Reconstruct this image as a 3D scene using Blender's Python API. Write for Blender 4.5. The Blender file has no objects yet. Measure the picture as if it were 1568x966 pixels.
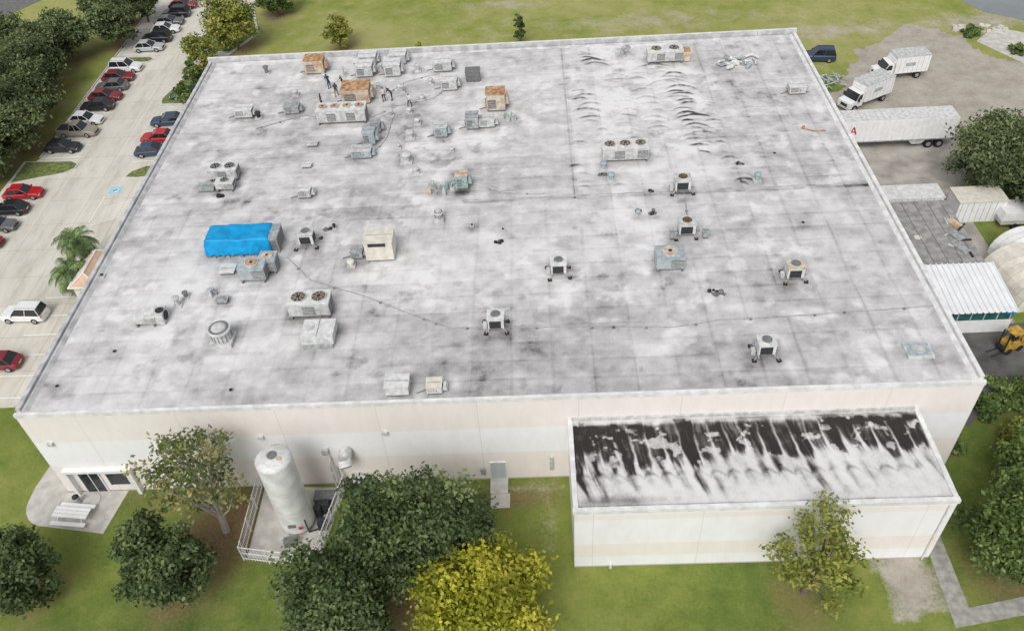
import bpy, math, random
import numpy as np
from mathutils import Matrix, Vector
random.seed(7)
SC=bpy.context.scene; COL=SC.collection
W,D,H=70.0,55.0,9.64
AX0,AX1,AD,AH=40.65,65.93,7.93,7.06

# ---------------------------------------------------------------- materials
MATS={}
def nodes(m):
    m.use_nodes=True; nt=m.node_tree; return nt, nt.nodes, nt.links
def principled(nt): return nt.nodes["Principled BSDF"]
def mat(name,c,rough=.7,var=.18,scale=3.0,c2=None,bump=0,metal=0,detail=6,spec=.3):
    if name in MATS: return MATS[name]
    m=bpy.data.materials.new(name); nt,N,L=nodes(m); p=principled(nt)
    p.inputs["Roughness"].default_value=rough; p.inputs["Metallic"].default_value=metal
    p.inputs["Specular IOR Level"].default_value=spec
    no=N.new("ShaderNodeTexNoise"); no.inputs["Scale"].default_value=scale; no.inputs["Detail"].default_value=detail
    geo=N.new("ShaderNodeNewGeometry"); L.new(geo.outputs["Position"],no.inputs["Vector"])
    cr=N.new("ShaderNodeValToRGB"); a=[max(0,x*(1-var)) for x in c]; b=[min(1,x*(1+var)) for x in c]
    if c2: a=list(c2); b=list(c)
    cr.color_ramp.elements[0].position=.36; cr.color_ramp.elements[1].position=.64
    cr.color_ramp.elements[0].color=(*a,1); cr.color_ramp.elements[1].color=(*b,1)
    L.new(no.outputs["Fac"],cr.inputs[0]); L.new(cr.outputs[0],p.inputs["Base Color"])
    if bump:
        bp=N.new("ShaderNodeBump"); bp.inputs["Strength"].default_value=bump; bp.inputs["Distance"].default_value=.05
        L.new(no.outputs["Fac"],bp.inputs["Height"]); L.new(bp.outputs[0],p.inputs["Normal"])
    MATS[name]=m; return m
white=mat("white_metal",(.62,.62,.61),.55,.14,2.5)
cream=mat("cream_metal",(.64,.61,.53),.6,.1,2)
grey=mat("galvanised_metal",(.36,.38,.38),.45,.25,3,metal=.15)
bluegrey=mat("bluegrey_metal",(.36,.41,.43),.5,.18,3)
lgrey=mat("light_grey_metal",(.50,.51,.50),.5,.2,2.5)
dark=mat("dark_grille",(.035,.037,.04),.7,.3,8)
black=mat("black_rubber",(.035,.033,.032),.85,.3,5)
midg=mat("louver_grey",(.17,.175,.175),.6,.25,6)
rust=mat("rusty_metal",(.52,.36,.22),.85,c2=(.32,.13,.05),scale=2.2)
rustw=mat("rust_streaked_white",(.60,.56,.49),.8,c2=(.44,.28,.15),scale=1.6)
fanm=mat("rusty_fan",(.20,.13,.08),.8,c2=(.04,.035,.03),scale=6)
green=mat("green_pipe_paint",(.30,.40,.38),.6,.2,4)
tarp_b=mat("blue_tarp",(.0,.33,.66),.5,c2=(.0,.24,.52),scale=1.2,spec=.4)
concrete=mat("pad_concrete",(.52,.50,.46),.85,.14,1.2)
kerbm=mat("kerb_concrete",(.55,.54,.50),.85,.12,2)
asph=mat("road_asphalt",(.15,.15,.15),.9,.2,1.5)
wet=mat("wet_asphalt",(.15,.145,.135),.45,c2=(.07,.07,.068),scale=.5)
paintw=mat("marking_paint",(.80,.80,.78),.7,.08,6)
paintb=mat("blue_marking_paint",(.30,.58,.70),.7,.08,6)
glass=mat("window_glass",(.02,.025,.03),.08,.2,1,spec=.8)
glassd=mat("car_glass",(.015,.018,.022),.08,.1,1,spec=.8)
tyre=mat("tyre_rubber",(.02,.02,.02),.85,.1,5)
whitep=mat("white_paint",(.78,.78,.78),.4,.05,2)
bark=mat("tree_bark",(.17,.13,.10),.9,.3,8)
barkp=mat("pale_bark",(.42,.39,.35),.9,.3,8)
skin=mat("skin",(.45,.28,.20),.6,.05,8); hair=mat("hair",(.03,.02,.015),.8,.2,20)
redp=mat("red_paint",(.50,.02,.02),.4,.05,3)
yel=mat("yellow_paint",(.60,.36,.04),.55,c2=(.30,.2,.05),scale=3)
teal=mat("teal_panel",(.02,.10,.10),.5,.2,2)
blueb=mat("blue_panel",(.02,.25,.55),.5,.1,2)
tan=mat("tan_roof",(.58,.40,.28),.8,.1,3)

# ---------------------------------------------------------------- mesh builder
class MB:
    def __init__(s): s.v=[];s.f=[];s.m=[];s.mats=[];s.sm=[]
    def mi(s,m):
        if m not in s.mats: s.mats.append(m)
        return s.mats.index(m)
    def add(s,vs,fs,m,smooth=False):
        o=len(s.v); s.v+= [tuple(p) for p in vs]; k=s.mi(m)
        for f in fs: s.f.append([i+o for i in f]); s.m.append(k); s.sm.append(smooth)
    def box(s,x,y,z,sx,sy,sz,m,top=None,tx=0,ty=0,r=0):
        c,sn=math.cos(r),math.sin(r)
        def P(a,b,h): return (x+a*c-b*sn,y+a*sn+b*c,h)
        a,b=sx/2,sy/2; a2,b2=a-tx,b-ty
        vs=[P(-a,-b,z),P(a,-b,z),P(a,b,z),P(-a,b,z),P(-a2,-b2,z+sz),P(a2,-b2,z+sz),P(a2,b2,z+sz),P(-a2,b2,z+sz)]
        s.add(vs,[(3,2,1,0),(0,1,5,4),(1,2,6,5),(2,3,7,6),(3,0,4,7)],m); s.add(vs,[(4,5,6,7)],top or m)
    def tube(s,p0,p1,r0,r1,m,n=8,cap=True,smooth=True):
        p0=Vector(p0);p1=Vector(p1);d=(p1-p0)
        if d.length<1e-6:return
        d.normalize(); u=d.cross(Vector((0,0,1)) if abs(d.z)<.9 else Vector((1,0,0))).normalized(); w=d.cross(u)
        vs=[]
        for p,r in ((p0,r0),(p1,r1)):
            for i in range(n):
                t=2*math.pi*i/n; vs.append(p+u*math.cos(t)*r+w*math.sin(t)*r)
        s.add(vs,[(i,(i+1)%n,n+(i+1)%n,n+i) for i in range(n)],m,smooth)
        if cap: s.add(vs,[list(range(n))[::-1],list(range(n,2*n))],m)
    def cyl(s,x,y,z,r,h,m,n=16,r2=None): s.tube((x,y,z),(x,y,z+h),r,r if r2 is None else r2,m,n)
    def dome(s,x,y,z,r,h,m,n=16,k=5):
        vs=[];fs=[]
        for j in range(k):
            a=math.pi/2*j/k
            for i in range(n): t=2*math.pi*i/n; vs.append((x+r*math.cos(a)*math.cos(t),y+r*math.cos(a)*math.sin(t),z+h*math.sin(a)))
        vs.append((x,y,z+h))
        for j in range(k-1):
            for i in range(n): fs.append((j*n+i,j*n+(i+1)%n,(j+1)*n+(i+1)%n,(j+1)*n+i))
        for i in range(n): fs.append(((k-1)*n+i,(k-1)*n+(i+1)%n,k*n))
        s.add(vs,fs,m,True)
    def prism(s,poly,z0,z1,m,top=None):
        n=len(poly); vs=[(a,b,z0) for a,b in poly]+[(a,b,z1) for a,b in poly]
        s.add(vs,[(i,(i+1)%n,n+(i+1)%n,n+i) for i in range(n)],m); s.add(vs,[list(range(n,2*n))],top or m)
    def quad(s,pts,m): s.add(pts,[tuple(range(len(pts)))],m)
    def done(s,name,loc=(0,0,0),rz=0,parent=None,bevel=0):
        me=bpy.data.meshes.new(name); me.from_pydata(s.v,[],s.f); 
        for m in s.mats: me.materials.append(m)
        me.polygons.foreach_set("material_index",s.m); me.polygons.foreach_set("use_smooth",s.sm); me.update()
        o=bpy.data.objects.new(name,me); COL.objects.link(o); o.location=loc; o.rotation_euler=(0,0,rz)
        if parent: o.parent=parent
        if bevel: b=o.modifiers.new("bevel","BEVEL"); b.width=bevel; b.segments=2; b.limit_method='ANGLE'
        return o
def empty(name,loc=(0,0,0)):
    e=bpy.data.objects.new(name,None); COL.objects.link(e); e.location=loc; return e

# ---------------------------------------------------------------- numpy noise
_T=np.random.RandomState(3).rand(8,256,256)
def vn(X,Y,k=0):
    xi=np.floor(X).astype(int);yi=np.floor(Y).astype(int);fx=X-xi;fy=Y-yi;fx=fx*fx*(3-2*fx);fy=fy*fy*(3-2*fy);T=_T[k%8]
    g=lambda a,b:T[a&255,b&255]
    return (g(xi,yi)*(1-fx)+g(xi+1,yi)*fx)*(1-fy)+(g(xi,yi+1)*(1-fx)+g(xi+1,yi+1)*fx)*fy
def fbm(X,Y,s,o=4,k=0):
    r=0;a=.5;t=0
    for i in range(o): r=r+a*vn(X/s*2**i+17*i+k*3.3,Y/s*2**i+9*i+k*5.1,k+i); t+=a; a*=.55
    return r/t
def inpoly(X,Y,P):
    r=np.zeros(X.shape,bool); n=len(P)
    for i in range(n):
        x1,y1=P[i];x2,y2=P[(i+1)%n]
        if y1==y2: continue
        c=((y1>Y)!=(y2>Y))&(X<(x2-x1)*(Y-y1)/(y2-y1)+x1); r^=c
    return r.astype(float)
def gauss(X,Y,x,y,rx,ry=None): ry=ry or rx; return np.exp(-((X-x)/rx)**2-((Y-y)/ry)**2)
def gridmesh(name,xs,ys,z,colr,m,parent=None,zf=None):
    nx,ny=len(xs),len(ys); X,Y=np.meshgrid(xs,ys); Z=np.full(X.shape,z) if zf is None else zf(X,Y)
    co=np.stack([X,Y,Z],-1).reshape(-1,3)
    i=np.arange(nx-1)[None,:]+nx*np.arange(ny-1)[:,None]; f=np.stack([i,i+1,i+nx+1,i+nx],-1).reshape(-1,4)
    me=bpy.data.meshes.new(name); me.vertices.add(len(co)); me.vertices.foreach_set("co",co.ravel())
    me.loops.add(f.size); me.loops.foreach_set("vertex_index",f.ravel().astype(np.int32)); me.polygons.add(len(f))
    me.polygons.foreach_set("loop_start",np.arange(0,f.size,4,dtype=np.int32)); me.update(calc_edges=True)
    a=me.color_attributes.new("surf","FLOAT_COLOR","POINT"); C=colr(X,Y).reshape(-1,4).astype(np.float32); a.data.foreach_set("color",C.ravel())
    me.materials.append(m); me.polygons.foreach_set("use_smooth",np.ones(len(f),bool)); o=bpy.data.objects.new(name,me); COL.objects.link(o)
    if parent:o.parent=parent
    return o
def ramp(N,stops):
    cr=N.new("ShaderNodeValToRGB"); e=cr.color_ramp.elements
    while len(e)<len(stops): e.new(.5)
    for i,(p,c) in enumerate(stops): e[i].position=p; e[i].color=(*c,1)
    return cr
def noise(N,L,scale,detail=6,rough=.6,vec=None):
    n=N.new("ShaderNodeTexNoise"); n.inputs["Scale"].default_value=scale; n.inputs["Detail"].default_value=detail; n.inputs["Roughness"].default_value=rough
    if vec is not None: L.new(vec,n.inputs["Vector"])
    return n
def math_(N,L,op,a,b=None,c=None):
    n=N.new("ShaderNodeMath"); n.operation=op
    for i,x in enumerate((a,b,c)):
        if x is None: continue
        if isinstance(x,(int,float)): n.inputs[i].default_value=x
        else: L.new(x,n.inputs[i])
    return n.outputs[0]

# ---------------------------------------------------------------- roof equipment (front-base x, y in metres)
UN=[]
def reg(x,y,w,d): UN.append((x,y+d/2,w,d))
def condenser(x,y,w,d=1.6,h=1.5,fans=2,body=None,fan=None,rustend=False,rz=0):
    body=body or lgrey; fan=fan or fanm; b=MB(); reg(x,y,w,d)
    for sx in (-1,1):
        b.box(sx*(w/2-.15),d/2,0,.14,d+.1,.3,midg)
    b.box(0,d/2,.3,w,d,h-.3,body)
    b.box(0,d/2,h,w+.08,d+.08,.05,white if body is not bluegrey else body)
    n=max(2,int(w/.9))
    for i in range(n):
        px=-w/2+w*(i+.5)/n
        b.box(px,-.012,.42,w/n-.12,.03,h*.55,midg if i%2 else body)
        for k in range(5): b.box(px,-.035,.48+k*h*.1,w/n-.16,.02,.035,lgrey)
    b.box(w/2+.012,d/2,.42,.03,d*.8,h*.5,midg)
    for i in range(fans):
        px=-w/2+w*(i+.5)/fans; r=min(w/fans,d)*.38
        b.cyl(px,d/2,h+.05,r,.12,lgrey,20); b.cyl(px,d/2,h+.1,r*.9,.08,fan,20)
        b.cyl(px,d/2,h+.17,r*.25,.05,black,10)
        for a in range(4): 
            t=a*math.pi/4; b.box(px,d/2,h+.185,r*1.8,.03,.015,lgrey,r=t)
    if rustend: b.box(w/2+.45,d/2,.1,.8,d*.8,h*.8,rustw,top=rust)
    b.done("rooftop_condenser",(x,y,H+.01),rz)
def acunit(x,y,w,d,h,body=None,top=None,hood=True,rz=0,name="rooftop_ac_unit",louv=True):
    body=body or lgrey; b=MB(); reg(x,y,w,d)
    b.box(0,d/2,0,w*.9,d*.9,.2,midg); b.box(0,d/2,.2,w,d,h-.2,body); b.box(0,d/2,h,w+.1,d+.1,.05,top or body)
    b.box(0,d/2,h+.05,w*.96,.03,.02,midg)
    if louv:
        b.box(-w*.2,-.015,.4,w*.42,.03,h*.5,midg)
        for k in range(4): b.box(-w*.2,-.04,.46+k*h*.11,w*.4,.02,.04,body)
        b.box(w*.28,-.012,.35,w*.3,.025,h*.55,body); b.box(w*.15,-.03,h*.55,.05,.03,.12,dark)
    if hood: 
        b.box(w/2+.2,d/2,h*.35,.4,d*.6,h*.45,body,tx=.1)
        b.tube((-w/2-.1,d/2,.1),(-w/2-.1,d/2,h*.6),.04,.04,midg,5); b.tube((-w/2-.1,d/2,.1),(-w/2-.8,d/2-.3,.08),.04,.04,midg,5)
    b.done(name,(x,y,H+.01),rz)
def smallac(x,y,s=1.25,top=None,rusty=False,rz=0):
    b=MB(); reg(x-.2,y-.2,2,2); rg=random.Random(int(x*10))
    for sx in (-1,1):
        for sy in (-1,1):
            fx,fy=sx*(.85+rg.uniform(-.1,.15)),s/2+sy*(.72+rg.uniform(-.1,.1))
            b.box(fx,fy,0,.32,.32,.1,black,r=rg.uniform(-.3,.3))
            b.tube((fx,fy,.1),(sx*.6,s/2+sy*.5,.45),.035,.035,grey,6)
        b.box(sx*.6,s/2,.38,.08,1.7,.08,grey)
    b.box(0,s/2,.45,s,s*.85,.95,white); b.box(0,s/2,1.4,s*1.08,s*.95,.06,top or white)
    b.box(-.05,s*.075-.012,.5,s*.72,.03,.72,dark); 
    b.box(s/2+.012,s/2,.5,.03,s*.6,.7,dark)
    b.cyl(0,s/2,1.46,s*.33,.1,lgrey,16); b.cyl(0,s/2,1.5,s*.3,.08,fanm if rusty else midg,16)
    b.tube((s/2,s/2,.5),(s/2+.55,s/2+.3,.06),.04,.04,grey,6)
    b.box(-s/2-.25,s/2,.1,.3,.4,.5,lgrey)
    b.done("rooftop_condenser",(x,y,H+.01),rz)
def vent(x,y,r=.35,h=.7,m=None,cap=True):
    m=m or lgrey; b=MB(); b.box(0,0,0,r*2.4,r*2.4,.12,lgrey); b.cyl(0,0,.12,r*.7,h-.22,m,14)
    if cap: b.cyl(0,0,h-.12,r*1.1,.1,m,16); b.dome(0,0,h-.02,r*1.1,r*.4,m,16)
    else: b.cyl(0,0,h-.1,r*.6,.03,black,12)
    UN.append((x,y,r*2,r*2)); b.done("roof_vent",(x,y,H+.01))
def drain(x,y,r=.17):
    b=MB(); b.cyl(0,0,0,r*1.5,.03,grey,14); b.cyl(0,0,.03,r,.05,black,12); b.done("roof_drain",(x,y,H+.01)); UN.append((x,y,.6,.4))
def turbine(x,y,r=.85,h=1.5):
    b=MB(); b.box(0,0,0,r*2.1,r*2.1,.35,lgrey); b.cyl(0,0,.35,r*.9,h-.5,lgrey,24); b.cyl(0,0,h-.2,r*1.05,.2,white,24)
    b.cyl(0,0,h-.01,r*.93,.02,midg,24); b.dome(0,0,h,r*.7,.25,lgrey,20)
    for i in range(16):
        t=i*math.pi/8; b.tube((r*.92*math.cos(t),r*.92*math.sin(t),.4),(r*.92*math.cos(t),r*.92*math.sin(t),h-.2),.03,.03,midg,4)
    reg(x,y-r,2*r,2*r); b.done("roof_exhaust_fan",(x,y,H+.01))
def pipecluster(x,y,w,n,seed,m=None):
    rg=random.Random(seed); b=MB(); reg(x,y,w,1.4)
    for i in range(n):
        a=(rg.uniform(-w/2,w/2),rg.uniform(0,1.4)); hh=rg.uniform(.3,.9)
        b.tube((*a,0),(*a,hh),.07,.07,m or green,6); c=(a[0]+rg.uniform(-.7,.7),a[1]+rg.uniform(-.4,.4)); b.tube((*a,hh),(*c,hh),.07,.07,m or green,6); b.tube((*c,hh),(*c,0),.06,.06,lgrey,6)
        b.box(c[0],c[1],0,rg.uniform(.25,.6),rg.uniform(.25,.5),rg.uniform(.3,.8),rg.choice([bluegrey,lgrey,green,rustw]))
    b.done("roof_pipework",(x,y,H+.01))
def blob(x,y,r,name="roof_debris",m=None,seed=0):
    rg=random.Random(seed); b=MB(); 
    for k in range(11):
        n=7; cx_,cy_=rg.uniform(-r*.8,r*.8),rg.uniform(-r*.5,r*.5); q=rg.uniform(.2,.5)
        ph=rg.random(); poly=[(cx_+r*q*rg.uniform(.5,1.3)*math.cos(2*math.pi*(i+ph)/n),cy_+r*q*.8*rg.uniform(.5,1.3)*math.sin(2*math.pi*(i+ph)/n)) for i in range(n)]
        b.prism(poly,0,.03+.02*k,m or rg.choice([black,black,midg]))
    b.done(name,(x,y,H+.015))

condenser(18.5,39.2,5.2,1.8,1.6,4,lgrey,rust)
acunit(13.6,50.7,2.2,1.8,1.7,rustw,rust); 
vent(7.7,51.6,.3,.9,midg)
for x,y,w,h in ((19.6,52.2,2.0,1.1),(23.2,52.0,1.9,1.2),(19.6,49.3,1.9,1.4),(22.9,49.1,1.8,1.5),(28.6,49.7,2.1,1.2),(29.6,45.2,1.8,1.3)):
    acunit(x,y,w,1.7,h,lgrey,white)
acunit(32.2,47.0,1.6,1.3,1.2,midg,midg,hood=False); 
acunit(19.5,43.2,3.0,2.2,1.8,rustw,rust)
acunit(34.9,40.3,2.0,1.8,2.0,rustw,rust)
acunit(32.5,36.8,1.3,1.2,1.5,grey); acunit(34.0,37.0,1.6,1.0,1.0,lgrey); pipecluster(36.1,38.1,1.2,3,3)
acunit(29.3,35.5,1.3,1.2,1.2,bluegrey,lgrey)
for x,y,r,h in ((26.1,35.8,.4,.8),(26.6,38.6,.3,.6),(26.1,31.5,.5,.9),(25.0,34.0,.25,.5),(27.4,47,.3,.7),(24.2,45.7,.35,.8),(12.2,46,.3,.6),(17,50,.25,1.1),(15,49,.25,.9),(25.5,41,.3,.5),(23.5,40.5,.35,.7),(26.7,43.6,.3,.5),(21.5,46.5,.25,.7),(18.8,47.8,.25,.6),(27.2,29.5,.3,.5),(30.5,33,.25,.4),(25.7,50.3,.3,.9),(21.3,51,.25,.8)): vent(x,y,r,h)
acunit(7.4,41.3,1.9,1.3,1.0,lgrey,white); vent(9,41.4,.3,.7,black)
acunit(12.6,41.7,1.6,1.3,.9,grey); acunit(21.5,32.2,2.0,1.3,.9,bluegrey,lgrey); acunit(22,34.7,1.2,1.2,1.5,bluegrey); acunit(22.4,37,1,1,1.2,grey)
acunit(16.0,34.9,1.0,.8,.25,lgrey,louv=False,hood=False,name="roof_hatch"); acunit(16.1,31,.9,.7,.25,white,louv=False,hood=False,name="roof_hatch")
condenser(8.2,29.4,2.8,1.5,1.2,2,lgrey,dark); condenser(8.8,27.6,1.7,1.1,.9,1,lgrey,dark); acunit(6.9,27.6,1.6,1,.45,grey,hood=False,louv=False); blob(8.4,26.9,.45,seed=21)
acunit(16.9,25.8,1.2,1,.9,lgrey,white); 
pipecluster(30.6,25.2,2.6,6,5); pipecluster(32,26.3,2,4,8); acunit(31.9,26.2,1.1,1,1.5,green,rustw)
condenser(47.6,29.6,4.4,1.7,1.5,3,lgrey,fanm); vent(45.4,28.6,.3,.8,bluegrey); vent(46,26.8,.3,.7,bluegrey); blob(45.2,27.6,.5,seed=2)
smallac(52.3,23.9,1.4,lgrey,True)
condenser(54,49.2,4.0,1.6,1.4,2,lgrey,fanm,rustend=True)
acunit(66.8,40.8,1.7,1.3,.9,lgrey,white)
b=MB(); b.tube((0,0,0),(0,0,.8),.25,.22,grey,12); b.tube((0,0,.8),(.5,-.1,1.1),.24,.24,grey,12); b.tube((.5,-.1,1.1),(.75,-.1,.8),.24,.28,grey,12); b.box(0,0,0,.9,.9,.15,grey); b.box(-.5,.3,0,.5,.4,.6,lgrey); b.done("gooseneck_vent",(49.4,51.8,H+.01))
rg=random.Random(4)
b=MB()
for i in range(18):
    a=Vector((rg.uniform(-1.7,1.7),rg.uniform(-1.1,1.1),.15)); c=a+Vector((rg.uniform(-1.1,1.1),rg.uniform(-.8,.8),.15)); e=c+Vector((rg.uniform(-.7,.7),rg.uniform(-.8,.8),-.1))
    m=rg.choice([white,bluegrey,white,lgrey,grey]); r_=rg.uniform(.12,.28); b.tube(a,c,r_,r_,m,8); b.tube(c,e,r_,r_*.8,m,8)
b.done("pile_of_duct_hose",(62.2,48.6,H+.05))
b=MB(); b.tube((0,0,.1),(1.0,-.6,.1),.05,.05,rust,6); b.tube((1,-.6,.1),(2.2,-.7,.12),.05,.05,rust,6); b.box(.2,0,0,.2,.2,.3,rust); b.done("rusty_roof_pipe",(65.6,34.2,H+.01))
blob(58.4,28.5,.35,seed=1); vent(59.4,25.6,.3,.8,green); blob(49.5,24.6,.3,seed=4); vent(49.3,21.4,.15,.35,midg); blob(49.2,21.2,.35,seed=5); blob(48,21.7,.25,seed=6); vent(47.9,21.1,.2,.5,bluegrey)
smallac(51.7,17.4,1.4,lgrey,True); condenser(49.7,13.2,2.3,1.7,1.4,1,bluegrey,rustw); smallac(59.4,11.2,1.3,rustw); smallac(55.3,2.9,1.25); smallac(40.5,12.9,1.25); smallac(35.4,6.7,1.25)
for dx in (-1.2,1.6): acunit(51.7+dx,17.3,.5,.5,.7,grey,hood=False,louv=False,name="electrical_box")
smallac(18.5,18.2,1.3,lgrey); blob(19.9,20.9,.45,seed=9); vent(20.5,21,.15,.5,black)
condenser(14.7,13.9,2.2,1.5,1.5,1,bluegrey,rust); condenser(15.8,15.0,1.4,1.3,1.4,1,bluegrey,rustw)
acunit(12.1,15,1.3,1.1,.35,lgrey,white,hood=False,louv=False,name="roof_hatch"); pipecluster(11.5,12.5,.7,2,31,grey)
acunit(25.3,16.0,2.4,2.1,2.1,cream,cream,hood=False,louv=False); b=MB(); b.box(0,0,0,1.5,.05,.3,dark); b.done("louver_slot",(25.2,15.97,H+1.7))
acunit(23.2,16.4,1,1,.8,grey); vent(22.8,15.6,.3,.6,cream)
turbine(30,21.6,.4,1.0)
blob(35.4,18,.45,seed=11); vent(35.8,19.7,.15,.3,midg,False); vent(33,20.5,.15,.3,midg,False)
condenser(20.4,9.2,3.3,1.7,1.5,2,lgrey,fanm); vent(21.4,8.2,.2,.5,midg)
b=MB(); b.box(0,0,0,2.3,2.4,.35,grey); b.box(0,.1,.35,2.5,2.2,.75,lgrey,top=white,ty=.12); b.box(0,.1,1.1,.04,2.0,.03,midg); b.box(-.6,.1,1.1,.5,.6,.05,lgrey); b.done("rooftop_duct_box",(21.6,6.9,H+.01)); reg(21.6,5.6,2.6,2.6)
condenser(7.0,9.0,1.7,1.5,.9,0,lgrey); 
b=MB(); b.box(0,0,.1,.9,1.2,1.0,lgrey); b.cyl(.1,0,1.1,.34,.06,dark,16); b.tube((.45,0,.6),(.5,0,.6),.4,.4,dark,18); b.done("roof_supply_fan",(8.1,9.7,H+.01))
vent(8.9,11.4,.3,.9); vent(9.3,12.4,.22,.6,midg); turbine(13.8,7.1,.85,1.4); acunit(12.6,11.3,.9,.7,.3,grey,louv=False,hood=False,name="roof_hatch")
acunit(28.3,.55,1.7,1.3,1.0,white,white,hood=False,louv=False); acunit(31.0,.6,1.1,1.0,.8,white,cream)
blob(52.9,10.4,.6,seed=14); vent(53.3,10.2,.2,.4,midg)
for x,y in ((5.3,6.3),(2.1,2.8),(15.7,1.8),(44.5,6.9),(62,19),(62,30),(9,21)): drain(x,y,.13)
vent(.95,15.6,.22,.3,midg,False)
b=MB(); b.box(0,0,0,1.9,1.5,.2,lgrey); b.box(0,0,.2,1.6,1.2,.05,bluegrey); b.cyl(0,0,.25,.45,.03,lgrey,20); b.done("roof_skylight",(66.4,3.2,H+.01))

def pipeline(name,pts,r,m,blocks=3.1,z=.1):
    b=MB()
    for a,c in zip(pts[:-1],pts[1:]):
        L_=math.dist(a,c); n=max(2,int(L_/2)); pr=a
        for i in range(1,n+1):
            t=i/n; q=(a[0]+(c[0]-a[0])*t,a[1]+(c[1]-a[1])*t+(.12*(random.random()-.5) if i<n else 0)); b.tube((*pr,z),(*q,z),r,r,m,6); pr=q
            if i%2: b.box(q[0],q[1],0,.2,.2,.08,midg)
    b.done(name,(0,0,H+.01))
pipeline("roof_conduit",[(16.9,17.1),(19.5,13.9),(24,11.8),(29.6,8.6),(31.6,7.5),(34.6,7.3)],.03,grey)
pipeline("roof_conduit",[(36.4,7.3),(45,6.9),(49,6.6),(52.6,7.2),(60,7.4),(69.2,7.9)],.03,grey)
pipeline("roof_conduit",[(9.2,39),(14,41.4),(17,40.2)],.04,grey); pipeline("roof_conduit",[(21.5,40.3),(24,42.5),(28,43.8),(29.3,45.8)],.04,lgrey)
pipeline("roof_conduit",[(22,44.5),(24.5,47.8),(28,49.3)],.04,lgrey); pipeline("roof_conduit",[(33,27),(36,25.4),(40,24.9)],.05,lgrey)
pipeline("roof_conduit",[(52.4,23.4),(52.1,19.3)],.04,grey); pipeline("roof_conduit",[(22.5,33),(23.6,36),(23.8,40)],.04,lgrey)

def tarp():
    b=MB(); b.box(2.9,0,0,.9,2.2,1.6,grey); b.box(3.36,0,.2,.03,1.8,1.2,midg); b.box(2.9,-1.11,.2,.7,.03,1.2,midg)
    nx,ny=60,38; vs=[];fs=[]; hw,hd,h=2.75,1.15,1.7
    for j in range(ny+1):
        for i in range(nx+1):
            u=i/nx*2-1; v=j/ny*2-1
            x=u*4.3; y=v*2.6
            ex=max(0,abs(x)-hw); ey=max(0,abs(y)-hd); e=max(ex,ey)
            X=math.copysign(min(abs(x),hw)+.14*min(ex,1.5)/1.5*1.2,x); Y=math.copysign(min(abs(y),hd)+.15*min(ey,1.4),y)
            Z=max(.08,h-e)
            n=float(vn(np.array(x*1.3),np.array(y*1.3),1))-.5; n2=float(vn(np.array(x*4+y),np.array(y*4+9-x),2))-.5
            w=.14*n+.10*n2
            if e>0:
                if ey>=ex: Y+=math.copysign((.10*math.sin(x*5+n*6)+.10*n2)*min(e,1),y)
                else: X+=math.copysign(.1*math.sin(y*5),x)
            else: Z+=w-.16*max(0,1-abs(x-.6-y*.3)/1.0)*(1-abs(v))
            vs.append((X-.2,Y,Z))
    for j in range(ny):
        for i in range(nx): a=j*(nx+1)+i; fs.append((a,a+1,a+nx+2,a+nx+1))
    b.add(vs,fs,tarp_b,True)
    for i in range(5): b.box(-2.4+i*1.2,-1.4,0,.3,.2,.12,grey)
    b.tube((.6,-1.25,.2),(.7,-1.2,1.62),.016,.016,midg,4)
    b.done("tarp_covered_ac_unit",(12.8,18.9,H+.01)); reg(12.7,17.6,6.5,2.4)
tarp()

# ---------------------------------------------------------------- roof surface
def roofmat(name,stops,a1=.42,a2=.46,a3=.16):
    m=bpy.data.materials.new(name); nt,N,L=nodes(m); p=principled(nt); p.inputs["Roughness"].default_value=.8; p.inputs["Specular IOR Level"].default_value=.2
    at=N.new("ShaderNodeAttribute"); at.attribute_name="surf"; geo=N.new("ShaderNodeNewGeometry"); P=geo.outputs["Position"]
    sep=N.new("ShaderNodeSeparateColor"); L.new(at.outputs["Color"],sep.inputs[0])
    n1=noise(N,L,1.4,10,.78,P); n2=noise(N,L,9,6,.8,P); n3=noise(N,L,.3,4,.6,P)
    v=math_(N,L,'MULTIPLY_ADD',n1.outputs["Fac"],a1,-a1/2); v2=math_(N,L,'MULTIPLY_ADD',n2.outputs["Fac"],a2,-a2/2); v3=math_(N,L,'MULTIPLY_ADD',n3.outputs["Fac"],a3,-a3/2)
    s=math_(N,L,'ADD',sep.outputs[0],v); s=math_(N,L,'ADD',s,v2); s=math_(N,L,'ADD',s,v3)
    cr=ramp(N,stops)
    L.new(s,cr.inputs[0]); L.new(cr.outputs[0],p.inputs["Base Color"])
    bp=N.new("ShaderNodeBump"); bp.inputs["Strength"].default_value=.3; bp.inputs["Distance"].default_value=.04; L.new(n1.outputs["Fac"],bp.inputs["Height"]); L.new(bp.outputs[0],p.inputs["Normal"])
    return m
def line(v,w): return np.exp(-(v/w)**2)
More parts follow.
